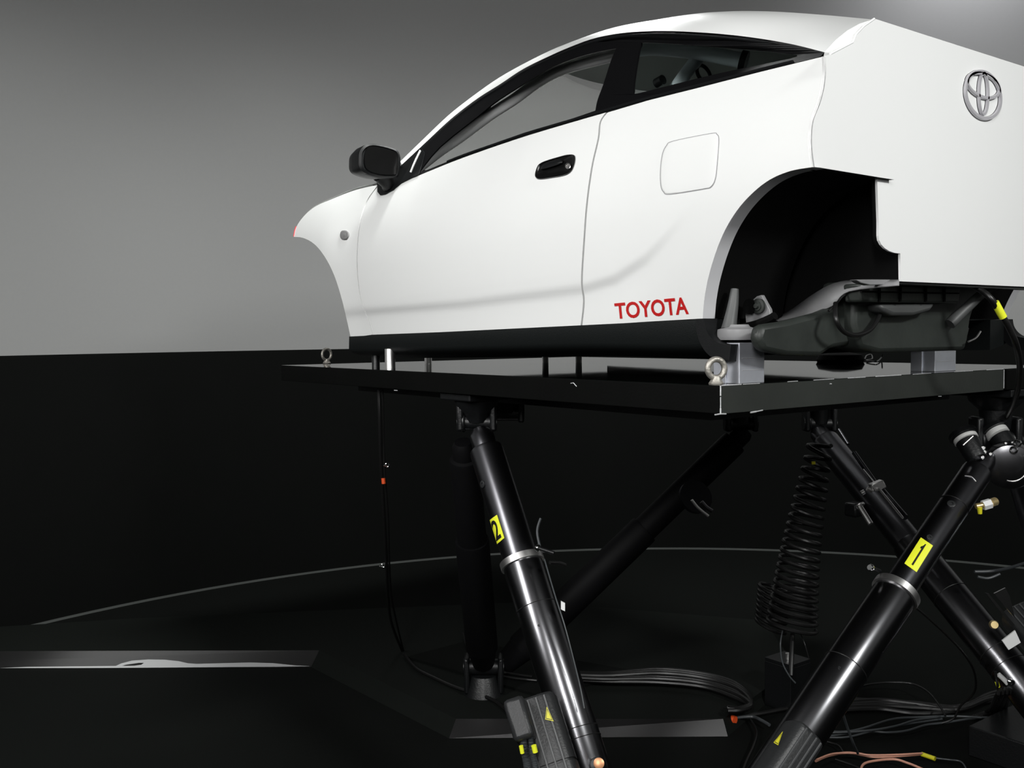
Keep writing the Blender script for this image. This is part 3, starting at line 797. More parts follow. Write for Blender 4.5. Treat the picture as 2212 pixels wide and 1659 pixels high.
chip(P(1620, 891, 'X', PX1), P(1632, 889, 'X', PX1), .0022); chip(P(1632, 889, 'X', PX1), P(1646, 886, 'X', PX1), .0016)
chip(P(1232, 828, 'Y', PY0), P(1238, 827, 'Y', PY0), .0012); chip(P(1238, 827, 'Y', PY0), P(1245, 835, 'Y', PY0), .0014)
chip(P(851, 843, 'Y', PY0), P(858, 843.5, 'Y', PY0), .0016)
chip(P(1791, 829, 'X', PX1), P(1795, 829, 'X', PX1), .0015)
chip(P(2026, 856, 'X', PX1), P(2032, 856, 'X', PX1), .0012)
chip((PX1, 3.123, 1.522), (PX1, 3.123, 1.462), .0012)
MB().box((PX1 - .03, 3.125, 1.4575), (PX1 + .012, 3.49, 1.522)).build('edge_block', 'deckside', plat, smooth=False, bevel=.001)

# eyebolts
def eyebolt(u, v, yb, label, R=.022, r=.0068, yawd=0):
    b = P(u, v, 'Y', yb); b[2] = DECK
    t = thing('eyebolt', label, 'eyebolt', tuple(b), 'lifting eyebolts on the deck')
    MB().lathe(b, b + np.array([0, 0, .03]), [(0, .0175), (.003, .0185), (.006, .0165), (.012, .0125), (.020, .011)], 24).build('collar', 'castiron', t)
    d = Vector((math.cos(yawd), math.sin(yawd), 0))
    MB().torus(Vector(b) + Vector((0, 0, .016 + R)), d, R, r, 40, 14).build('ring', 'castiron', t)
eyebolt(1547, 829, 1.812, 'large cast lifting eyebolt at the near deck corner, before the aluminium block', .0225, .0075, -.35)
eyebolt(706, 786, 2.03, 'small lifting eyebolt at the far left end of the deck', .026, .0062, .22)

# support posts and blocks
def post(u, v, ztop, r, label, m='steel'):
    b = P(u, v, 'Z', DECK)
    tag(MB().lathe(b, b + np.array([0, 0, .1]), [(0, r * 1.02), (.001, r), (ztop - DECK - .001, r), (ztop - DECK, r * .98)], 28).build('support_post', m), label, 'post', 'steel posts under the car')
post(843, 796.5, 1.60, .020, 'bright steel post under the front end of the near sill')
post(925, 786, 1.592, .016, 'steel post behind the near front post, seen under the car')
post(1178, 784, 1.59, .014, 'thin steel post under the middle of the car')
post(1250, 784, 1.59, .014, 'thin steel post beside the middle post, nearer the rear')
post(812, 793, 1.60, .016, 'black painted post left of the bright front post', 'cast')
def block(x0, x1, y0, y1, z1, label):
    t = thing('support_block', label, 'block', ((x0 + x1) / 2, (y0 + y1) / 2, DECK), 'aluminium blocks carrying the rear of the car')
    MB().box((x0, y0, DECK), (x1, y1, z1)).build('block', 'alu', t, smooth=False, bevel=.0015)
    MB().box((x0 + .004, y0 - .004, DECK), (x1 - .04, y0, z1 - .028)).build('side_plate', 'alu', t, smooth=False, bevel=.001)
    for h in (.32, .62):
        MB().box((x1, y0 + .01, DECK + (z1 - DECK) * h), (x1 + .0008, y1 - .01, DECK + (z1 - DECK) * h + .001)).build('tool_mark', 'gap', t, smooth=False)
bx = P(1642, 826, 'Z', DECK); bxl = P(1600, 829, 'Z', DECK)
block(-1.655, -1.572, 1.868, 1.962, 1.624, 'aluminium block on the near rear corner of the deck behind the eyebolt')
block(-1.68, -1.60, 2.797, 2.917, 1.619, 'aluminium block at the far rear side of the deck under the white panel')
MB_ = MB().box((-1.66, 1.88, 1.625), (-1.585, 1.975, 1.642)); MB_.build('mount_pad', 'inner', car, bevel=.006)
MB().box((-1.69, 2.80, 1.620), (-1.62, 2.92, 1.65)).build('mount_pad', 'inner', car, bevel=.006)
# grey loop of wire lying on the deck
tag(MB().tube([P(1868, 776, 'Z', DECK + .006), P(1872, 768, 'Z', DECK + .014), P(1882, 766, 'Z', DECK + .012), P(1884, 775, 'Z', DECK + .006), P(1872, 778, 'Z', DECK + .006), P(1893, 781, 'Z', DECK + .006), P(1904, 772, 'Z', DECK + .01), P(1906, 764, 'Z', DECK + .03)], .0028, 8).build('wire_loop', 'cable'),
    'thin black wire curled in a loop on the deck under the car', 'wire')
tag(MB().lathe(P(1815, 782, 'Z', DECK), P(1815, 782, 'Z', DECK) + np.array([0, 0, .05]), [(0, .09), (.01, .095), (.03, .085), (.04, .03)], 28).build('rubber_mat_roll', 'inner'),
    'low black round housing on the deck beneath the rear of the car', 'housing')

# ================================================================= ACTUATOR LEGS
def lerp(a, b, t): return a * (1 - t) + b * t
def actuator(top, bot, zsplit, label, number=None, ru=.060, rl=.070, rod=False, clamp=True, parts=True, up=None, mu='tube2', ml='tube'):
    """top / bottom: 3-D end points. zsplit: fraction where the collar sits."""
    top = np.array(top); bot = np.array(bot); L = np.linalg.norm(bot - top); d = (bot - top) / L
    t = thing('actuator_leg', label, 'actuator', tuple(bot), 'six actuator legs of the motion platform')
    MB().lathe(top, bot, [(.0, ru * .55), (.02, ru * .72), (.07, ru * .74), (.075, ru * .96), (.085, ru), (zsplit * L, ru)], 40).build('upper_tube', mu, t)
    MB().lathe(top + d * zsplit * L, bot, [(0, rl * .97), (.012, rl), (L * (1 - zsplit) - .12, rl), (L * (1 - zsplit) - .11, rl * .9), (L * (1 - zsplit) - .02, rl * .7), (L * (1 - zsplit), rl * .45)], 40).build('lower_tube', ml, t)
    if clamp:
        c = top + d * (zsplit * L)
        MB().lathe(c - d * .010, bot, [(0, rl * 1.05), (.001, rl * 1.10), (.022, rl * 1.10), (.023, rl * 1.05)], 40).build('clamp_band', 'steel', t)
    return t, top, bot, d, L
def rings(t, top, d, L, fr, r, m='black'):
    for k in fr:
        c = top + d * (L * k)
        MB().torus(c, d, r, .0012, 36, 6).build('seam_ring', m, t)
FOOT = 2.62
l2t, l2b = D(1037, 930, 3.30), D(1344, 1890, 2.62)
l1t, l1b = D(2133, 985, 3.15), D(1547, 1860, 2.45)
L2 = actuator(l2t, l2b, .345, 'black actuator leg in the middle, leaning left, numbered 2 on a yellow sticker', ru=.057, rl=.064)
L1 = actuator(l1t, l1b, .395, 'large black actuator leg at right, leaning right, with yellow sticker reading 1', ru=.046, rl=.063)
l3t, l3b = D(1000, 955, 3.75), D(1045, 1440, 4.35)
L3 = actuator(l3t, l3b, .40, 'dark actuator leg rising almost upright behind leg number 2', clamp=False, mu='tube_shaded', ml='tube_shaded')
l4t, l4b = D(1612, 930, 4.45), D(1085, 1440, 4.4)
L4 = actuator(l4t, l4b, .42, 'dark actuator leg slanting away behind legs 1 and 2', clamp=False, mu='tube_shaded', ml='tube_shaded')
l5t, l5b = D(1765, 930, 4.5), D(2398, 1712, 3.1)
L5 = actuator(l5t, l5b, .40, 'black actuator leg slanting down right behind leg number 1', clamp=False)
l6t, l6b = D(2200, 985, 3.6), D(2420, 1700, 3.05)
L6 = actuator(l6t, l6b, .35, 'black actuator leg at the right edge with bright motor face below', clamp=True)
rings(L2[0], L2[1], L2[3], L2[4], (.455, .725, .745), .0645); rings(L1[0], L1[1], L1[3], L1[4], (.585,), .0635); rings(L1[0], L1[1], L1[3], L1[4], (.155,), .0465)
rings(L5[0], L5[1], L5[3], L5[4], (.55, .70, .735), .0705)

# surface point of a leg under a pixel
def on_leg(Lg, u, v, r, off=0.0):
    _, top, bot, d, L = Lg; o = EYE; w_ = ray(u, v)
    dp = o - top; a = w_ - d * (w_ @ d); b = dp - d * (dp @ d)
    A = a @ a; B = 2 * a @ b; C = b @ b - r * r; dis = B * B - 4 * A * C
    if dis < 0: s = -B / 2 / A
    else: s = (-B - math.sqrt(dis)) / 2 / A
    p = o + w_ * s; ax = top + d * ((p - top) @ d); nn = (p - ax); nn /= np.linalg.norm(nn)
    return ax + nn * (r + off), nn
def sticker(Lg, quad, r, digit, m='yellow'):
    TL, TR, BR, BL = map(np.array, quad); n_ = 9
    v = []
    for off in (.0006, .0014):
        for j in range(n_):
            for i in range(n_):
                a, b = i / (n_ - 1), j / (n_ - 1)
                q = (1 - b) * ((1 - a) * TL + a * TR) + b * ((1 - a) * BL + a * BR); v.append(on_leg(Lg, q[0], q[1], r, off)[0])
    f = []
    for o in (0, n_ * n_):
        f += [(o + j * n_ + i, o + j * n_ + i + 1, o + (j + 1) * n_ + i + 1, o + (j + 1) * n_ + i) for j in range(n_ - 1) for i in range(n_ - 1)]
    s = mk('number_sticker', v, f, m, Lg[0], rec=False)
    if digit == '1':
        o1 = [(0.40, 0), (.78, 0), (.78, 1), (.55, 1), (.48, .93), (.30, .86), (.12, .83), (.12, .74), (.40, .76)]
        tr_ = tessellate_polygon([[Vector((a, b, 0)) for a, b in o1]])
        bm = bmesh.new(); vs = [bm.verts.new((a, b, 0)) for a, b in o1]
        for t_ in tr_: bm.faces.new([vs[i] for i in t_])
        bmesh.ops.subdivide_edges(bm, edges=bm.edges[:], cuts=4, use_grid_fill=True)
        bm.verts.index_update(); fv = [tuple(q.co) for q in bm.verts]; ff = [tuple(q.index for q in g.verts) for g in bm.faces]; bm.free()
    else:
        fv, ff = font_mesh(digit, .02, 3)
    pts = []
    for a, b, _ in fv:
        a = .22 + .56 * a if digit == '2' else .30 + .34 * a; b = .10 + .80 * b
        q = b * ((1 - a) * TL + a * TR) + (1 - b) * ((1 - a) * BL + a * BR); pts.append(on_leg(Lg, q[0], q[1], r, .0022)[0])
    mk('number_print', pts, ff, 'black', s, smooth=False, rec=False)
sticker(L2, ((1054.5, 1126), (1074, 1112), (1090, 1162), (1071, 1178)), .057, '2')
sticker(L1, ((1989.5, 1161.5), (2015, 1179), (1979.5, 1236), (1954, 1217.5)), .046, '1')
def leg_screw(Lg, u, v, r, rad, name='cap_screw', m='motor'):
    p, nn = on_leg(Lg, u, v, r)
    MB().lathe(p - nn * .002, p + nn, [(0, rad), (.005, rad), (.006, rad * .85), (.006, rad * .42), (.003, rad * .38)], 24).build(name, m, Lg[0])
leg_screw(L1, 2055, 1089, .046, .0125); leg_screw(L1, 2008, 1161, .046, .009); leg_screw(L2, 1043, 1046, .057, .012)
leg_screw(L2, 1164, 1351, .064, .0035); leg_screw(L1, 1813, 1443, .063, .0035)
# tiny flats on the collar
for Lg, u, v in ((L2, 1105, 1187), (L1, 1938, 1248)):
    p, nn = on_leg(Lg, u, v, .077); 
# collar screw lugs
def lug(Lg, c, dirv, name='clamp_lug'):
    c = np.array(c); dirv = np.array(dirv) / np.linalg.norm(dirv)
    MB().cyl(c, c + dirv * .055, .006, n=14).build(name, 'cast', Lg[0])
    MB().lathe(c - dirv * .004, c + dirv * .02, [(0, .008), (.004, .0105), (.010, .0105), (.011, .006)], 16).build('clamp_bolt', 'chrome', Lg[0])
lug(L2, D(1160, 1183, 2.92), D(1200, 1196, 2.9) - D(1160, 1183, 2.92))
lug(L1, D(1880, 1226, 2.86), D(1905, 1236, 2.9) - D(1880, 1226, 2.86))
MB().tube([D(1168, 1120, 2.98), D(1162, 1138, 2.97), D(1161, 1155, 2.96), D(1166, 1180, 2.95)], .0042, 8).build('sensor_wire', 'cablegrey', L2[0])
MB().tube([D(1176, 1208, 2.93), D(1200, 1290, 2.86), D(1222, 1360, 2.82), D(1250, 1470, 2.78), D(1262, 1530, 2.75)], .0022, 6).build('edge_wire', 'cablegrey', L2[0])
MB().tube([D(1188, 1215, 2.95), D(1206, 1216, 2.97), D(1221, 1221, 2.99)], .006, 8).build('hose_stub', 'cable', L2[0])
MB().obox(D(1216, 1309, 2.9), np.array(RT) * .006 + np.array(UP) * -.003, np.array(UP) * .012, FW * .004).build('white_tag', 'panel', L2[0], smooth=False)
# slot & keyway on top of leg 1
p0, n0_ = on_leg(L1, 2092, 1018, .040); 
MB().tube([on_leg(L1, 2084, 1028, .046, .001)[0], on_leg(L1, 2098, 1030, .046, .001)[0], on_leg(L1, 2108, 1040, .046, .001)[0]], .0012, 6).build('scribed_line', 'steel', L1[0])

# motors alongside legs 1 and 2
def motor(Lg, px_top, z_, length, w_, h_, label, side, tri_px=None, m='motor'):
    """rounded ribbed servo motor housing parallel to the leg"""
    t, top, bot, d, L = Lg
    c0 = D(*px_top, z_)
    view = -FW; x = np.cross(d, view); x /= np.linalg.norm(x); y = np.cross(x, d); y /= np.linalg.norm(y)
    if y @ view < 0: y = -y
    prof = []
    for a in np.linspace(0, 2 * PI, 32, endpoint=False):
        ca, sa = math.cos(a), math.sin(a); e = .55
        prof.append((w_ * math.copysign(abs(ca) ** e, ca), h_ * math.copysign(abs(sa) ** e, sa)))
    v = []; f = []; sts = [(0, .86), (.006, .97), (.014, 1), (length * .42, 1), (length * .42 + .001, .93), (length * .42 + .006, .93), (length * .42 + .007, 1), (length, 1), (length, .8)]
    for s_, k in sts:
        for a, b in prof: v.append(c0 + d * s_ + x * a * k + y * b * k)
    n_ = len(prof)
    for i in range(len(sts) - 1):
        for k in range(n_): f.append((i * n_ + k, i * n_ + (k + 1) % n_, (i + 1) * n_ + (k + 1) % n_, (i + 1) * n_ + k))
    f.append(tuple(range(n_))); f.append(tuple((len(sts) - 1) * n_ + k for k in range(n_)))
    mo_ = MB().add(v, f).build('servo_motor', m, t, ang=30); mo_['label'] = label
    for k in (-.55, -.2, .15, .5):
        a = c0 + d * .008 + x * w_ * k + y * h_ * (1.0 if abs(k) < .5 else .96)
        MB().obox(a + d * length * .5, d * length * .5, x * .0025, y * .0045).build('cooling_rib', 'rib', mo_, smooth=False, bevel=.0008)
    return mo_, c0, x, y, d
m2 = motor(L2, (1152, 1512), 2.66, .42, .065, .06, 'ribbed black servo motor clamped beside leg 2', -1)
m1 = motor(L1, (1738, 1582), 2.40, .40, .047, .043, 'ribbed black servo motor clamped on leg 1', 1)
m5 = motor(L5, (2192, 1322), 3.35, .30, .055, .05, 'black motor housing on the leg at right', 1)
def face_pt(mt, u, v, dz=.002, h=.06):
    mo_, c0, x, y, d = mt; p0 = c0 + y * (h + dz); w_ = ray(u, v); return EYE + w_ * (((p0 - EYE) @ y) / (w_ @ y))
def tri_sticker(mt, tri_, h=.06):
    c = np.mean(np.array(tri_), 0)
    y = mt[3]
    a = [face_pt(mt, u, v, .003, h) for u, v in tri_]
    s = MB().prism(a, -y * .0008).build('warning_triangle', 'yellow2', mt[0], smooth=False)
    b = [face_pt(mt, c[0] + (u - c[0]) * .80, c[1] + (v - c[1]) * .80, .0036, h) for u, v in tri_]
    e = [face_pt(mt, c[0] + (u - c[0]) * .66, c[1] + (v - c[1]) * .66, .0036, h) for u, v in tri_]
    mk('triangle_border', b + e, [(i, (i + 1) % 3, 3 + (i + 1) % 3, 3 + i) for i in range(3)], 'black', mt[0], smooth=False, rec=False)
tri_sticker(m2, ((1181, 1526), (1177.5, 1554), (1196, 1558)))
tri_sticker(m1, ((1691, 1580), (1671, 1604), (1681, 1610)), h=.044)
MB().obox(D(1672, 1650, 2.36), L1[3] * .06, np.array(m1[2]) * .024, np.array(m1[3]) * .03).build('gland_block', 'motor', L1[0], bevel=.008)
# cable gland block and corrugated conduits on motor 2
MB().obox(D(1124, 1556, 2.56), L2[3] * .055, np.array(m2[2]) * .028, np.array(m2[3]) * .04).build('gland_block', 'motor', L2[0], bevel=.012)
for (x0, x1, r_) in ((1130, 1140, .0095), (1146, 1157, .0075)):
    MB().tube([D(x0, 1592, 2.52), D(x0 + 3, 1620, 2.51), D(x1, 1662, 2.50), D(x1 + 8, 1760, 2.48)], lambda t, r_=r_: r_ * (1 + .16 * math.sin(t * 260)), 12, 60).build('corrugated_conduit', 'cablegrey', L2[0])
MB().cyl(D(1125.5, 1611, 2.50), D(1128.5, 1627, 2.50), .0055, n=14).build('yellow_marker', 'yellow', L2[0])
MB().cyl(D(1153, 1610, 2.48), D(1156.5, 1625, 2.48), .0068, n=14).build('yellow_marker', 'yellow', L2[0])
# copper cap
p, nn = on_leg(L2, 1292, 1650, .070)
MB().lathe(D(1286, 1652, 2.70), D(1293, 1649, 2.60), [(0, .018), (.035, .018), (.036, .0155)], 24).build('cap_collar', 'cast', L2[0])
MB().lathe(D(1293.5, 1649, 2.61), D(1294.5, 1648.5, 2.55), [(0, .0145), (.016, .0145), (.017, .013)], 24).build('copper_cap', 'copper', L2[0])
MB().lathe(D(2146, 1349, 3.38), D(2156, 1352, 3.28), [(0, .015), (.02, .015), (.03, .012)], 24).build('brass_cap', 'gold', L5[0])
# right-hand motor: shiny face with reflection painted white, cover plate, guide rail
for q, m_, nm in ((((2165, 1384), (2193, 1362), (2205, 1388), (2179, 1404)), 'panel', 'bright_face'), (((2148, 1282), (2172, 1270), (2182, 1290), (2193, 1336)), 'strip', 'cover_plate'), (((2129, 1281), (2136, 1282), (2192, 1350), (2186, 1353)), 'strip', 'guide_rail')):
    MB().prism([D(u, v, 3.20) for u, v in q], FW * .006).build(nm, m_, L5[0], smooth=False)

# joints: base feet and top brackets -----------------------------------------
def foot(c, label, r=.11):
    c = np.array(c); t = thing('leg_foot', label, 'foot', (c[0], c[1], 0), 'base feet of the actuator legs')
    z = c[2]
    MB().lathe((c[0], c[1], 0), (c[0], c[1], 1), [(0, r * 1.5), (.02, r * 1.5), (.025, r), (z * .5, r * .8), (z * .8, r * .6)], 32).build('pedestal', 'cast', t)
    MB().cyl(c + RT * -.09, c + RT * .09, .035, n=24).build('cross_pin', 'cast', t)
    for s_ in (-1, 1): MB().obox(c + RT * s_ * .075 + np.array([0, 0, -.03]), np.array(RT) * .012, np.array([FW[0], FW[1], 0]) * .05, (0, 0, .08)).build('clevis_cheek', 'cast', t, bevel=.01)
foot((l1b + l2b) / 2 * 1.0 + np.array([0, 0, -.02]), 'black base foot shared by legs 1 and 2, below the picture', .13)
foot(l3b, 'dark base foot under the pair of legs behind leg 2', .10)
foot(l5b, 'black base foot of the right-hand legs', .12)
def top_joint(c, label, parts=True, s=1.0, flip=1):
    c = np.array(c); t = thing('universal_joint', label, 'joint', (c[0], c[1], 1.41), 'universal joints under the deck')
    zt = 1.456
    MB().box((c[0] - .10 * s, c[1] - .10 * s, zt - .025), (c[0] + .10 * s, c[1] + .10 * s, zt)).build('mounting_plate', 'cast', t, smooth=False, bevel=.004)
    MB().lathe((c[0], c[1], zt - .025), (c[0], c[1], 0), [(0, .085 * s), (.02, .08 * s), (.05, .05 * s), (zt - .025 - c[2], .04 * s)], 28).build('bearing_housing', 'cast', t)
    MB().cyl(c - RT * .075 * s, c + RT * .075 * s, .03 * s, n=24).build('cross_pin', 'cast', t)
    MB().torus(c - RT * .05 * s, RT, .032 * s, .006, 28, 8).build('bearing_ring', 'cast', t)
    for k in (-1, 1): MB().obox(c + RT * k * .062 * s + np.array([0, 0, .02]), np.array(RT) * .012, np.array([FW[0], FW[1], 0]) * .035 * s, (0, 0, .055 * s)).build('fork_arm', 'cast', t, bevel=.008)
    return t
top_joint(D(1030, 912, 3.32), 'dark universal joint above leg 2 under the deck', s=.9)
top_joint(D(1090, 892, 3.7), 'dark joint bracket behind the leg 2 joint')
top_joint(D(1600, 915, 4.45), 'dark universal joint at the top of the far slanting leg')
top_joint(D(1770, 915, 4.5), 'dark universal joint at the top of the right-hand far leg')
TJ = top_joint(D(2150, 950, 3.28), 'large universal joint with bright rings above leg 1', s=1.05)
# bright machined parts of the joint above leg 1
def slug(a, b, prof, name, m, par): MB().lathe(a, b, prof, 32).build(name, m, par)
a1, a2 = D(2078, 935, 3.160), D(2100, 972, 3.120)
slug(a1, a2, [(0, .044), (.012, .046), (.013, .040), (.020, .040)], 'bearing_cap', 'cast', TJ)
slug(lerp(a1, a2, .22), a2, [(0, .038), (.001, .0385), (.016, .0385), (.017, .037)], 'steel_ring', 'ringmetal', TJ)
slug(lerp(a1, a2, .5), a2, [(0, .036), (.05, .034), (.07, .03)], 'bearing_barrel', 'cast', TJ)
b1, b2 = D(2145, 924, 3.260), D(2175, 965, 3.210)
slug(b1, b2, [(0, .044), (.014, .046), (.015, .040)], 'bearing_cap', 'cast', TJ)
slug(lerp(b1, b2, .2), b2, [(0, .037), (.001, .0375), (.017, .0375), (.018, .036)], 'steel_ring', 'ringmetal', TJ)
slug(lerp(b1, b2, .5), b2, [(0, .036), (.06, .034), (.09, .03)], 'bearing_barrel', 'cast', TJ)
slug(D(2109, 972, 3.120), D(2107, 969, 3.060), [(0, .0170), (.010, .0170), (.013, .014), (.014, .004)], 'pin_head', 'ringmetal', TJ)
for (u, v, z_, r_) in ((2123, 968, 3.100, .008), (2125, 977, 3.100, .009), (2122, 988, 3.100, .007), (2139, 981, 3.120, .006), (2172, 958, 3.160, .005), (2187, 957, 3.160, .006), (2158, 985, 3.160, .005)):
    MB().lathe(D(u, v, z_), D(u + 3, v - 1, z_ - .05), [(0, r_), (.012, r_), (.015, r_ * .7)], 16).build('bolt_head', 'chrome', TJ)
for (u, v) in ((2198, 957), (2190, 972)):
    MB().torus(D(u, v, 3.110), FW * .8 + RT * .5, .0095, .003, 24, 8).build('snap_ring', 'chrome', TJ)
slug(D(2178, 1000, 3.210), D(2185, 1012, 3.110), [(0, .075), (.05, .078), (.08, .07), (.085, .05)], 'joint_hub', 'tube', TJ)
MB().tube([D(2186 + 34 * math.cos(a), 1006 + 34 * math.sin(a), 3.080) for a in np.linspace(-.7, 1.9, 14)], .0028, 8, 3).build('bright_rim', 'steel', TJ)
MB().tube([D(2080, 962, 3.100), D(2102, 942, 3.100)], .0035, 8, 1).build('edge_highlight_bar', 'steel', TJ)

# hydraulic fitting, brass with white plug, right of leg 1
ft_ = thing('pipe_fitting', 'brass and white hose fitting hanging right of leg 1', 'fitting', tuple(D(2130, 1092, 2.98)))
MB().cyl(D(2108, 1094, 2.98), D(2124, 1091, 2.98), .009, n=16).build('stem', 'gold', ft_)
MB().cyl(D(2123, 1092, 2.98), D(2140, 1087, 2.98), .0155, n=6).build('hex_nut', 'panel', ft_, smooth=False)
MB().cyl(D(2139, 1087, 2.98), D(2150, 1083, 2.99), .013, n=16).build('union', 'gold', ft_)
MB().lathe(D(2116, 1096, 2.97), D(2117, 1110, 2.97), [(0, .008), (.02, .006)], 12).build('drain_cock', 'yellow2', ft_)

# thin guide rods beyond leg 1
gr = thing('guide_rod', 'pair of thin steel guide rods with clamp, beyond the top of leg 1', 'rod', tuple(D(1890, 1050, 3.9)))
MB().cyl(D(1812, 928, 4.2), D(1832, 960, 4.1), .006, n=14).build('rod', 'tube', gr)
MB().cyl(D(1845, 978, 4.05), D(1894, 1048, 3.9), .010, n=16).build('rod', 'tube2', gr)
MB().cyl(D(1894, 1046, 3.9), D(1956, 1118, 3.72), .0125, n=20).build('rod', 'tube2', gr)
MB().tube([D(1865, 1014, 3.96), D(1892, 1047, 3.88)], .0035, 8, 1).build('bright_rod', 'steel', gr)
MB().tube([D(1899, 1056, 3.84), D(1950, 1119, 3.70)], .0050, 8, 1).build('bright_rod', 'steel', gr)
MB().obox(D(1895, 1049, 3.87), (D(1908, 1044, 3.87) - D(1882, 1054, 3.87)) * .5, (D(1899, 1057, 3.87) - D(1891, 1041, 3.87)) * .5, FW * .02).build('rod_clamp', 'steel', gr, bevel=.003)
MB().cyl(D(1873, 1055, 3.87), D(1884, 1060, 3.87), .009, n=12).build('clamp_bolt', 'steel', gr)
MB().cyl(D(1860, 1066, 3.87), D(1867, 1062, 3.87), .010, n=12).build('clamp_bolt', 'steel', gr)
MB().cyl(D(1856, 1092, 3.9), D(1881, 1132, 3.85), .011, n=16).build('rod', 'steel', gr)
MB().torus(D(1857, 1092, 3.9), D(1881, 1132, 3.85) - D(1856, 1092, 3.9), .018, .004, 24, 8).build('rod_collar', 'steel', gr)
MB().box(tuple(D(1845, 1100, 4.1) - .03), tuple(D(1845, 1100, 4.1) + .03)).build('rod_bracket', 'cast', gr, bevel=.01)
# clamp glints on the far leg
MB().lathe(D(1500, 1075, 4.3), D(1512, 1066, 4.25), [(0, .075), (.02, .075)], 28).build('clamp_band', 'tube2', L4[0])
MB().tube([D(1494, 1080, 4.1), D(1508, 1097, 4.1), D(1530, 1115, 4.1)], .006, 8).build('clamp_rail', 'steel', L4[0])
MB().tube([D(1515, 1084, 4.1), D(1526, 1096, 4.1), D(1538, 1104, 4.1)], .009, 8).build('clamp_rail', 'tube2', L4[0])

# ================================================================= CABLES
def cab(px, r, label, m='cable', z=None, group=None, name='cable', Z=None, n=8, sub=6):
    pts = []
    for q in px:
        if len(q) == 3: pts.append(D(*q))
        else: pts.append(P(q[0], q[1], 'Z', (Z if Z is not None else r + .001)))
    return tag(MB().tube(pts, r, n, sub).build(name, m), label, 'cable', group)
# drop cable at the left
zt = P(820, 845, 'Y', 1.85); zd = (zt - EYE) @ FW
dc = cab([(818, 842, zd), (820, 900, zd), (823, 1000, zd + .05), (830, 1120, zd + .15), (835, 1220, zd + .3), (838, 1290, zd + .5), (847, 1350, zd + .8), (872, 1414, 5.0)] + [], .0065, 'black cable bundle hanging from the left end of the deck to the floor')
MB().tube([D(826, 842, zd), D(830, 1000, zd + .05), D(838, 1120, zd + .15), D(841, 1220, zd + .3), D(846, 1290, zd + .5), D(858, 1350, zd + .8), D(873, 1412, 5.0)], .0045, 8).build('second_strand', 'cable', dc)
for (u, v, z_) in ((836, 1005, zd + .03), (827, 1222, zd + .28), (872, 1414, 4.98)):
    MB().torus(D(u, v, z_), FW, .007, .0026, 20, 8).build('cable_tie', 'chrome', dc)
    MB().cyl(D(u - 8, v + 1, z_), D(u, v + 1, z_), .002, n=8).build('tie_tail', 'chrome', dc)
MB().cyl(D(828, 1033, zd), D(829, 1045, zd), .008, n=12).build('orange_marker', 'orange', dc)
cab([(873, 1414), (900, 1444), (940, 1465), (985, 1485), (1030, 1498), (1070, 1515), (1100, 1540)], .008, 'black cable running over the floor from the hanging bundle to motor 2', Z=HST + .012)
gF = 'black cables looping behind leg 2'
for k, (px, dz) in enumerate((([(1005, 1372), (1018, 1400), (1040, 1430), (1075, 1450), (1150, 1462)], 0), ([(1000, 1368), (1012, 1405), (1035, 1438), (1080, 1460), (1160, 1470)], 0))):
    cab(px, .006, ('nearer' if k else 'farther') + ' of two thin black cables curving on the stage behind leg 2', Z=HST + .02, group=gF)
gB = 'bundle of thick black cables sweeping from leg 2 to leg 1'
for k in range(8):
    o = k * 4 - 12
    cab([(1180, 1455 + o * .5), (1300, 1462 + o * .6), (1420, 1458 + o), (1520, 1468 + o), (1590, 1490 + o * 1.1), (1622, 1518 + o * .5), (1600, 1532 + o * .2), (1572, 1524 + o * .4 + 8)], .010, ['farthest', 'second farthest', 'third farthest', 'fourth farthest', 'fourth nearest', 'third nearest', 'second nearest', 'nearest'][k] + ' thick black cable of the bundle sweeping between legs 1 and 2', Z=HST + .015 + .012 * (k % 3), group=gB)
cab([(1560, 1560), (1600, 1548), (1650, 1540), (1700, 1530)], .009, 'black cable crossing from the bundle toward the dark box', Z=.02)
cab([(1590, 1550), (1625, 1548), (1645, 1556), (1662, 1566)], .007, 'grey-lit cable curving past the orange plug', 'cablegrey', Z=.03)
cab([(1620, 1552), (1634, 1580), (1628, 1610), (1612, 1645), (1600, 1680)], .005, 'thin black cable dropping left of leg 1', Z=.02)
tag(MB().cyl(P(1570, 1550, 'Z', .03), P(1588, 1556, 'Z', .03), .018, n=16).build('orange_plug', 'orange'), 'orange-red cable plug lying at the end of the black bundle', 'plug')
# right-hand floor cables
gR = 'thick black cables lying side by side right of leg 1'
for k in range(5):
    o = k * 6; rj = lambda a=4: random.uniform(-a, a)
    cab([(1820, 1508 + o + rj()), (1900, 1512 + o + rj(6)), (1980, 1516 + o * .9 + rj(6)), (2070, 1522 + o * .7 + rj(7)), (2140, 1512 - o * .6 + rj()), (2240, 1505 - o)], .011, ['farthest', 'second farthest', 'middle', 'second nearest', 'nearest'][k] + ' thick black cable in the row lying right of leg 1', Z=.012 + .008 * (k % 2), group=gR)
gS = 'thin grey cables fanning out on the floor right of motor 1'
cab([(1790, 1580), (1830, 1580), (1868, 1572), (1930, 1553), (1990, 1549), (2060, 1547), (2120, 1550)], .0045, 'uppermost thin grey cable fanning out right of motor 1', 'cablegrey', Z=.03)
cab([(1780, 1583), (1850, 1580), (1900, 1575), (1940, 1567), (1980, 1555), (2040, 1547)], .0045, 'second thin grey cable crossing over in the fan right of motor 1', 'cablegrey', Z=.036)
cab([(1790, 1590), (1870, 1580), (1920, 1582), (1960, 1578), (2000, 1566), (2040, 1561), (2120, 1550), (2170, 1553)], .0045, 'lowest thin grey cable in the fan right of motor 1', 'cablegrey', Z=.022)
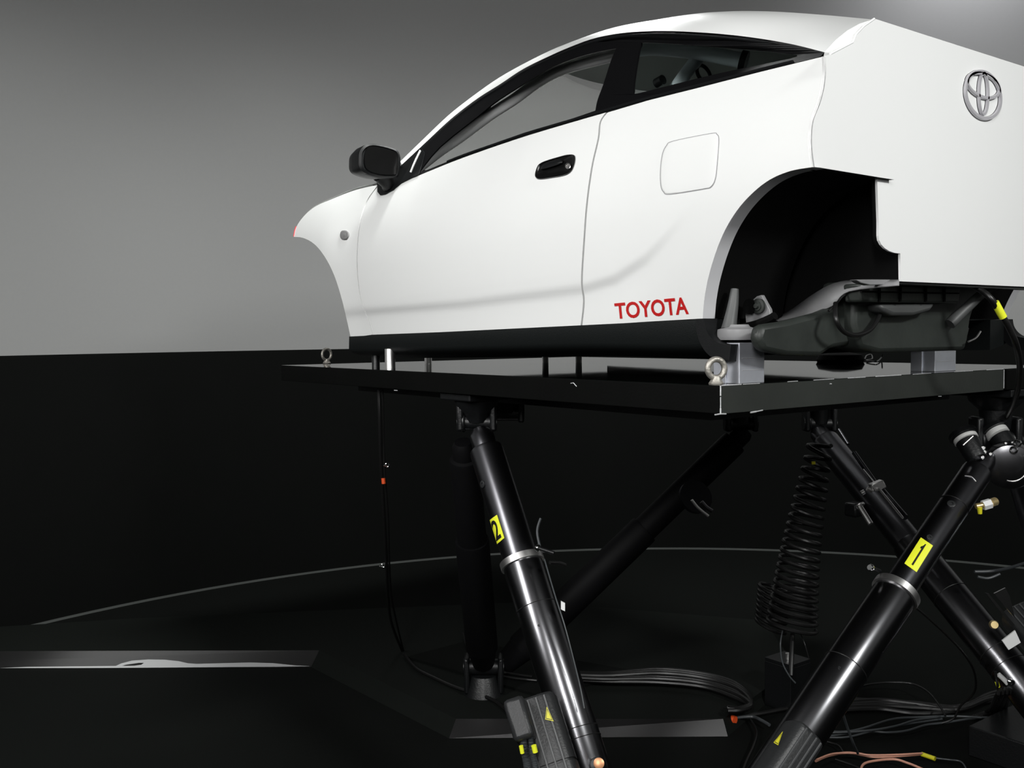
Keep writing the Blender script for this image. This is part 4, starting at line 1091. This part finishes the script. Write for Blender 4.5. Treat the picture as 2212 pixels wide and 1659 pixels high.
cab([(1770, 1592), (1830, 1592), (1900, 1575), (1960, 1564), (2035, 1553)], .004, 'middle thin grey cable in the fan right of motor 1', 'cablegrey', Z=.028)
cab([(1973, 1308, 3.15), (2005, 1335, 3.2), (2045, 1372, 3.3), (2080, 1410, 3.4), (2102, 1445, 3.5), (2108, 1480, 3.6), (2100, 1502, 3.65), (2075, 1525, 3.7), (2060, 1552, 3.72), (2035, 1562, 3.74)], .004, 'thin black wire looping from the collar of leg 1 down to the floor')
cab([(1855, 1485), (1880, 1478), (1925, 1474), (1970, 1477), (2005, 1495), (2030, 1525), (2042, 1546)], .0045, 'thin black wire arching over the floor right of leg 1', Z=.06)
gP = 'salmon pink wires at the bottom right'
cab([(1762, 1644), (1790, 1632), (1830, 1626), (1860, 1630), (1890, 1635), (1940, 1633), (1990, 1629)], .0050, 'salmon pink wire running to the yellow sleeve', 'salmon', Z=.03)
cab([(1764, 1641), (1800, 1628), (1850, 1627), (1880, 1631), (1940, 1630), (1992, 1627)], .0036, 'pale pink wire twisted along the salmon one to the yellow sleeve', 'salmon', Z=.038)
cab([(1862, 1675), (1862, 1655), (1880, 1645), (1930, 1640), (1960, 1648), (1985, 1658), (2010, 1670)], .0045, 'salmon pink wire curling under the others near the bottom edge', 'salmon', Z=.03)
cab([(1990, 1629), (2020, 1637), (2050, 1641), (2075, 1645), (2087, 1662), (2088, 1690)], .003, 'thin grey lead leaving the yellow sleeve', 'cablegrey', Z=.03)
tag(MB().cyl(P(1991, 1629, 'Z', .03), P(2020, 1639, 'Z', .03), .0085, n=14).build('yellow_sleeve', 'yellow2'), 'yellow tape sleeve around the pink wires on the floor', 'sleeve')
cab([(1820, 1539, 3.2), (1830, 1570, 3.25), (1843, 1605, 3.3), (1853, 1627, 3.4)], .0045, 'straight grey cable dropping from leg 1 to the pink wires', 'cablegrey')
cab([(1780, 1600), (1810, 1610), (1822, 1626)], .004, 'short thin black cable beside motor 1', Z=.02)
cab([(1805, 1640), (1840, 1652), (1880, 1670)], .004, 'black cable below the pink wires at the bottom edge', Z=.02)
# connector bunch at right
cn = thing('cable_connector', 'white and yellow connector with cables at the foot of the right-hand leg', 'connector', tuple(P(2165, 1500, 'Z', 0)))
MB().tube([D(2157, 1457, 3.4), D(2168, 1467, 3.4), D(2180, 1480, 3.4)], .0085, 10).build('white_plug', 'panel', cn)
MB().lathe(D(2182, 1472, 3.38), D(2184, 1478, 3.33), [(0, .010), (.01, .010), (.014, .004)], 14).build('steel_nut', 'chrome', cn)
MB().cyl(D(2153, 1473, 3.4), D(2157, 1484, 3.4), .0065, n=12).build('yellow_band', 'yellow', cn)
MB().tube([D(2150, 1450, 3.4), D(2152, 1465, 3.4), D(2156, 1485, 3.4), D(2158, 1510, 3.45)], .005, 8).build('lead', 'cable', cn)
for k in range(4):
    MB().tube([D(2188 - k * 9, 1480 + k * 3, 3.4), D(2180 - k * 9, 1505, 3.45), P(2165 - k * 10, 1535, 'Z', .03), P(2120 - k * 6, 1548, 'Z', .02)], .008, 8).build('thick_lead', 'cable', cn)
# black cabinets
tag(MB().box(tuple(P(2140, 1655, 'Z', 0) + np.array([-.1, .02, 0])), tuple(P(2140, 1655, 'Z', 0) + np.array([.5, .45, .12]))).build('equipment_box', 'cast', bevel=.006), 'low black equipment box on the floor at the lower right corner', 'box')
jb = P(1710, 1530, 'Z', 0)
jt = thing('junction_box', 'small black junction box standing on the floor left of leg 1', 'box', tuple(jb))
MB().box((jb[0] - .10, jb[1] - .06, 0), (jb[0] + .04, jb[1] + .08, .20)).build('box_body', 'cast', jt, smooth=False, bevel=.003)
MB().box((jb[0] - .10, jb[1] - .058, .20), (jb[0] + .04, jb[1] + .078, .215)).build('box_lid', 'cast', jt, smooth=False, bevel=.002)
MB().cyl((jb[0] - .02, jb[1], .215), (jb[0] - .02, jb[1], .24), .012, n=14).build('cable_gland', 'steel', jt)
cab([(1692, 1357, 4.0), (1686, 1390, 4.0), (1690, 1430, 3.95), (1705, 1460, 3.9), (1718, 1475, 3.85)], .003, 'thin grey wire curving from the coil down to the junction box', 'cablegrey')
cab([(1725, 1360, 4.0), (1738, 1390, 4.0), (1748, 1425, 3.95)], .002, 'hair-thin wire under the coiled hose', 'cable')
cab([(1712, 1370, 4.05), (1710, 1410, 4.0), (1708, 1460, 3.95)], .010, 'thick dark hose hanging from the coil to the junction box', 'cable')
# coiled hose
pts = []
turns = 21; per = 20
for i in range(turns * per + 1):
    t = i / (turns * per); a = 2 * PI * turns * t
    yy = 955 + 400 * (t ** .85); xx = 1772 - 62 * t - 10 * math.sin(PI * t)
    R = .045 + .055 * t
    c = D(xx, yy, 4.05)
    pts.append(c + RT * R * math.cos(a) + np.array([FW[0], FW[1], 0]) * R * math.sin(a) * .9 + UP * -.015 * math.cos(a))
ch_ = tag(MB().tube(pts, .0088, 8, 1).build('coiled_hose', 'cable'), 'black spiral coiled hose hanging under the deck, left of leg 1', 'hose')
MB().obox(D(1757, 1000, 3.95), np.array(RT) * .007, np.array(UP) * .006, FW * .004).build('yellow_tag', 'yellow2', ch_, smooth=False)
pts = []
for i in range(8 * per + 1):
    t = i / (8 * per); a = 2 * PI * 8 * t
    c = D(1672 - 8 * t, 1270 + 85 * t, 4.2); R = .075
    pts.append(c + RT * R * math.cos(a) * .8 + np.array([FW[0], FW[1], 0]) * R * math.sin(a) - UP * .02 * math.cos(a))
tag(MB().tube(pts, .008, 8, 1).build('coiled_hose', 'cable'), 'second dark coil of hose behind the lower end of the spiral', 'hose')

# cable from under the rear panel with yellow tape, right side
rc = tag(MB().tube([P(2092, 612, 'X', -1.38), P(2115, 624, 'X', -1.36), P(2140, 645, 'X', -1.33), P(2160, 675, 'X', -1.32), P(2178, 705, 'X', -1.31), P(2195, 745, 'X', -1.31), P(2203, 790, 'X', -1.36), P(2200, 835, 'X', -1.40), P(2188, 875, 'X', -1.50), P(2174, 900, 'X', -1.6), P(2160, 920, 'X', -1.7)], .0085, 12).build('cable', 'cable'),
         'thick black cable with yellow tape hanging from under the rear panel past the deck edge', 'cable')
MB().cyl(P(2149, 653, 'X', -1.325), P(2167, 686, 'X', -1.315), .0105, n=16).build('yellow_tape', 'yellow', rc)
# cable arcs right
cab([(2105, 1235, 3.6), (2140, 1234, 3.6), (2175, 1228, 3.6), (2215, 1216, 3.6), (2260, 1200, 3.6)], .006, 'dark hose crossing behind the right-hand leg', 'cablegrey')
cab([(2112, 1246, 3.55), (2135, 1249, 3.55), (2160, 1240, 3.55)], .005, 'short dark hose loop under the dark hose at right', 'cablegrey')
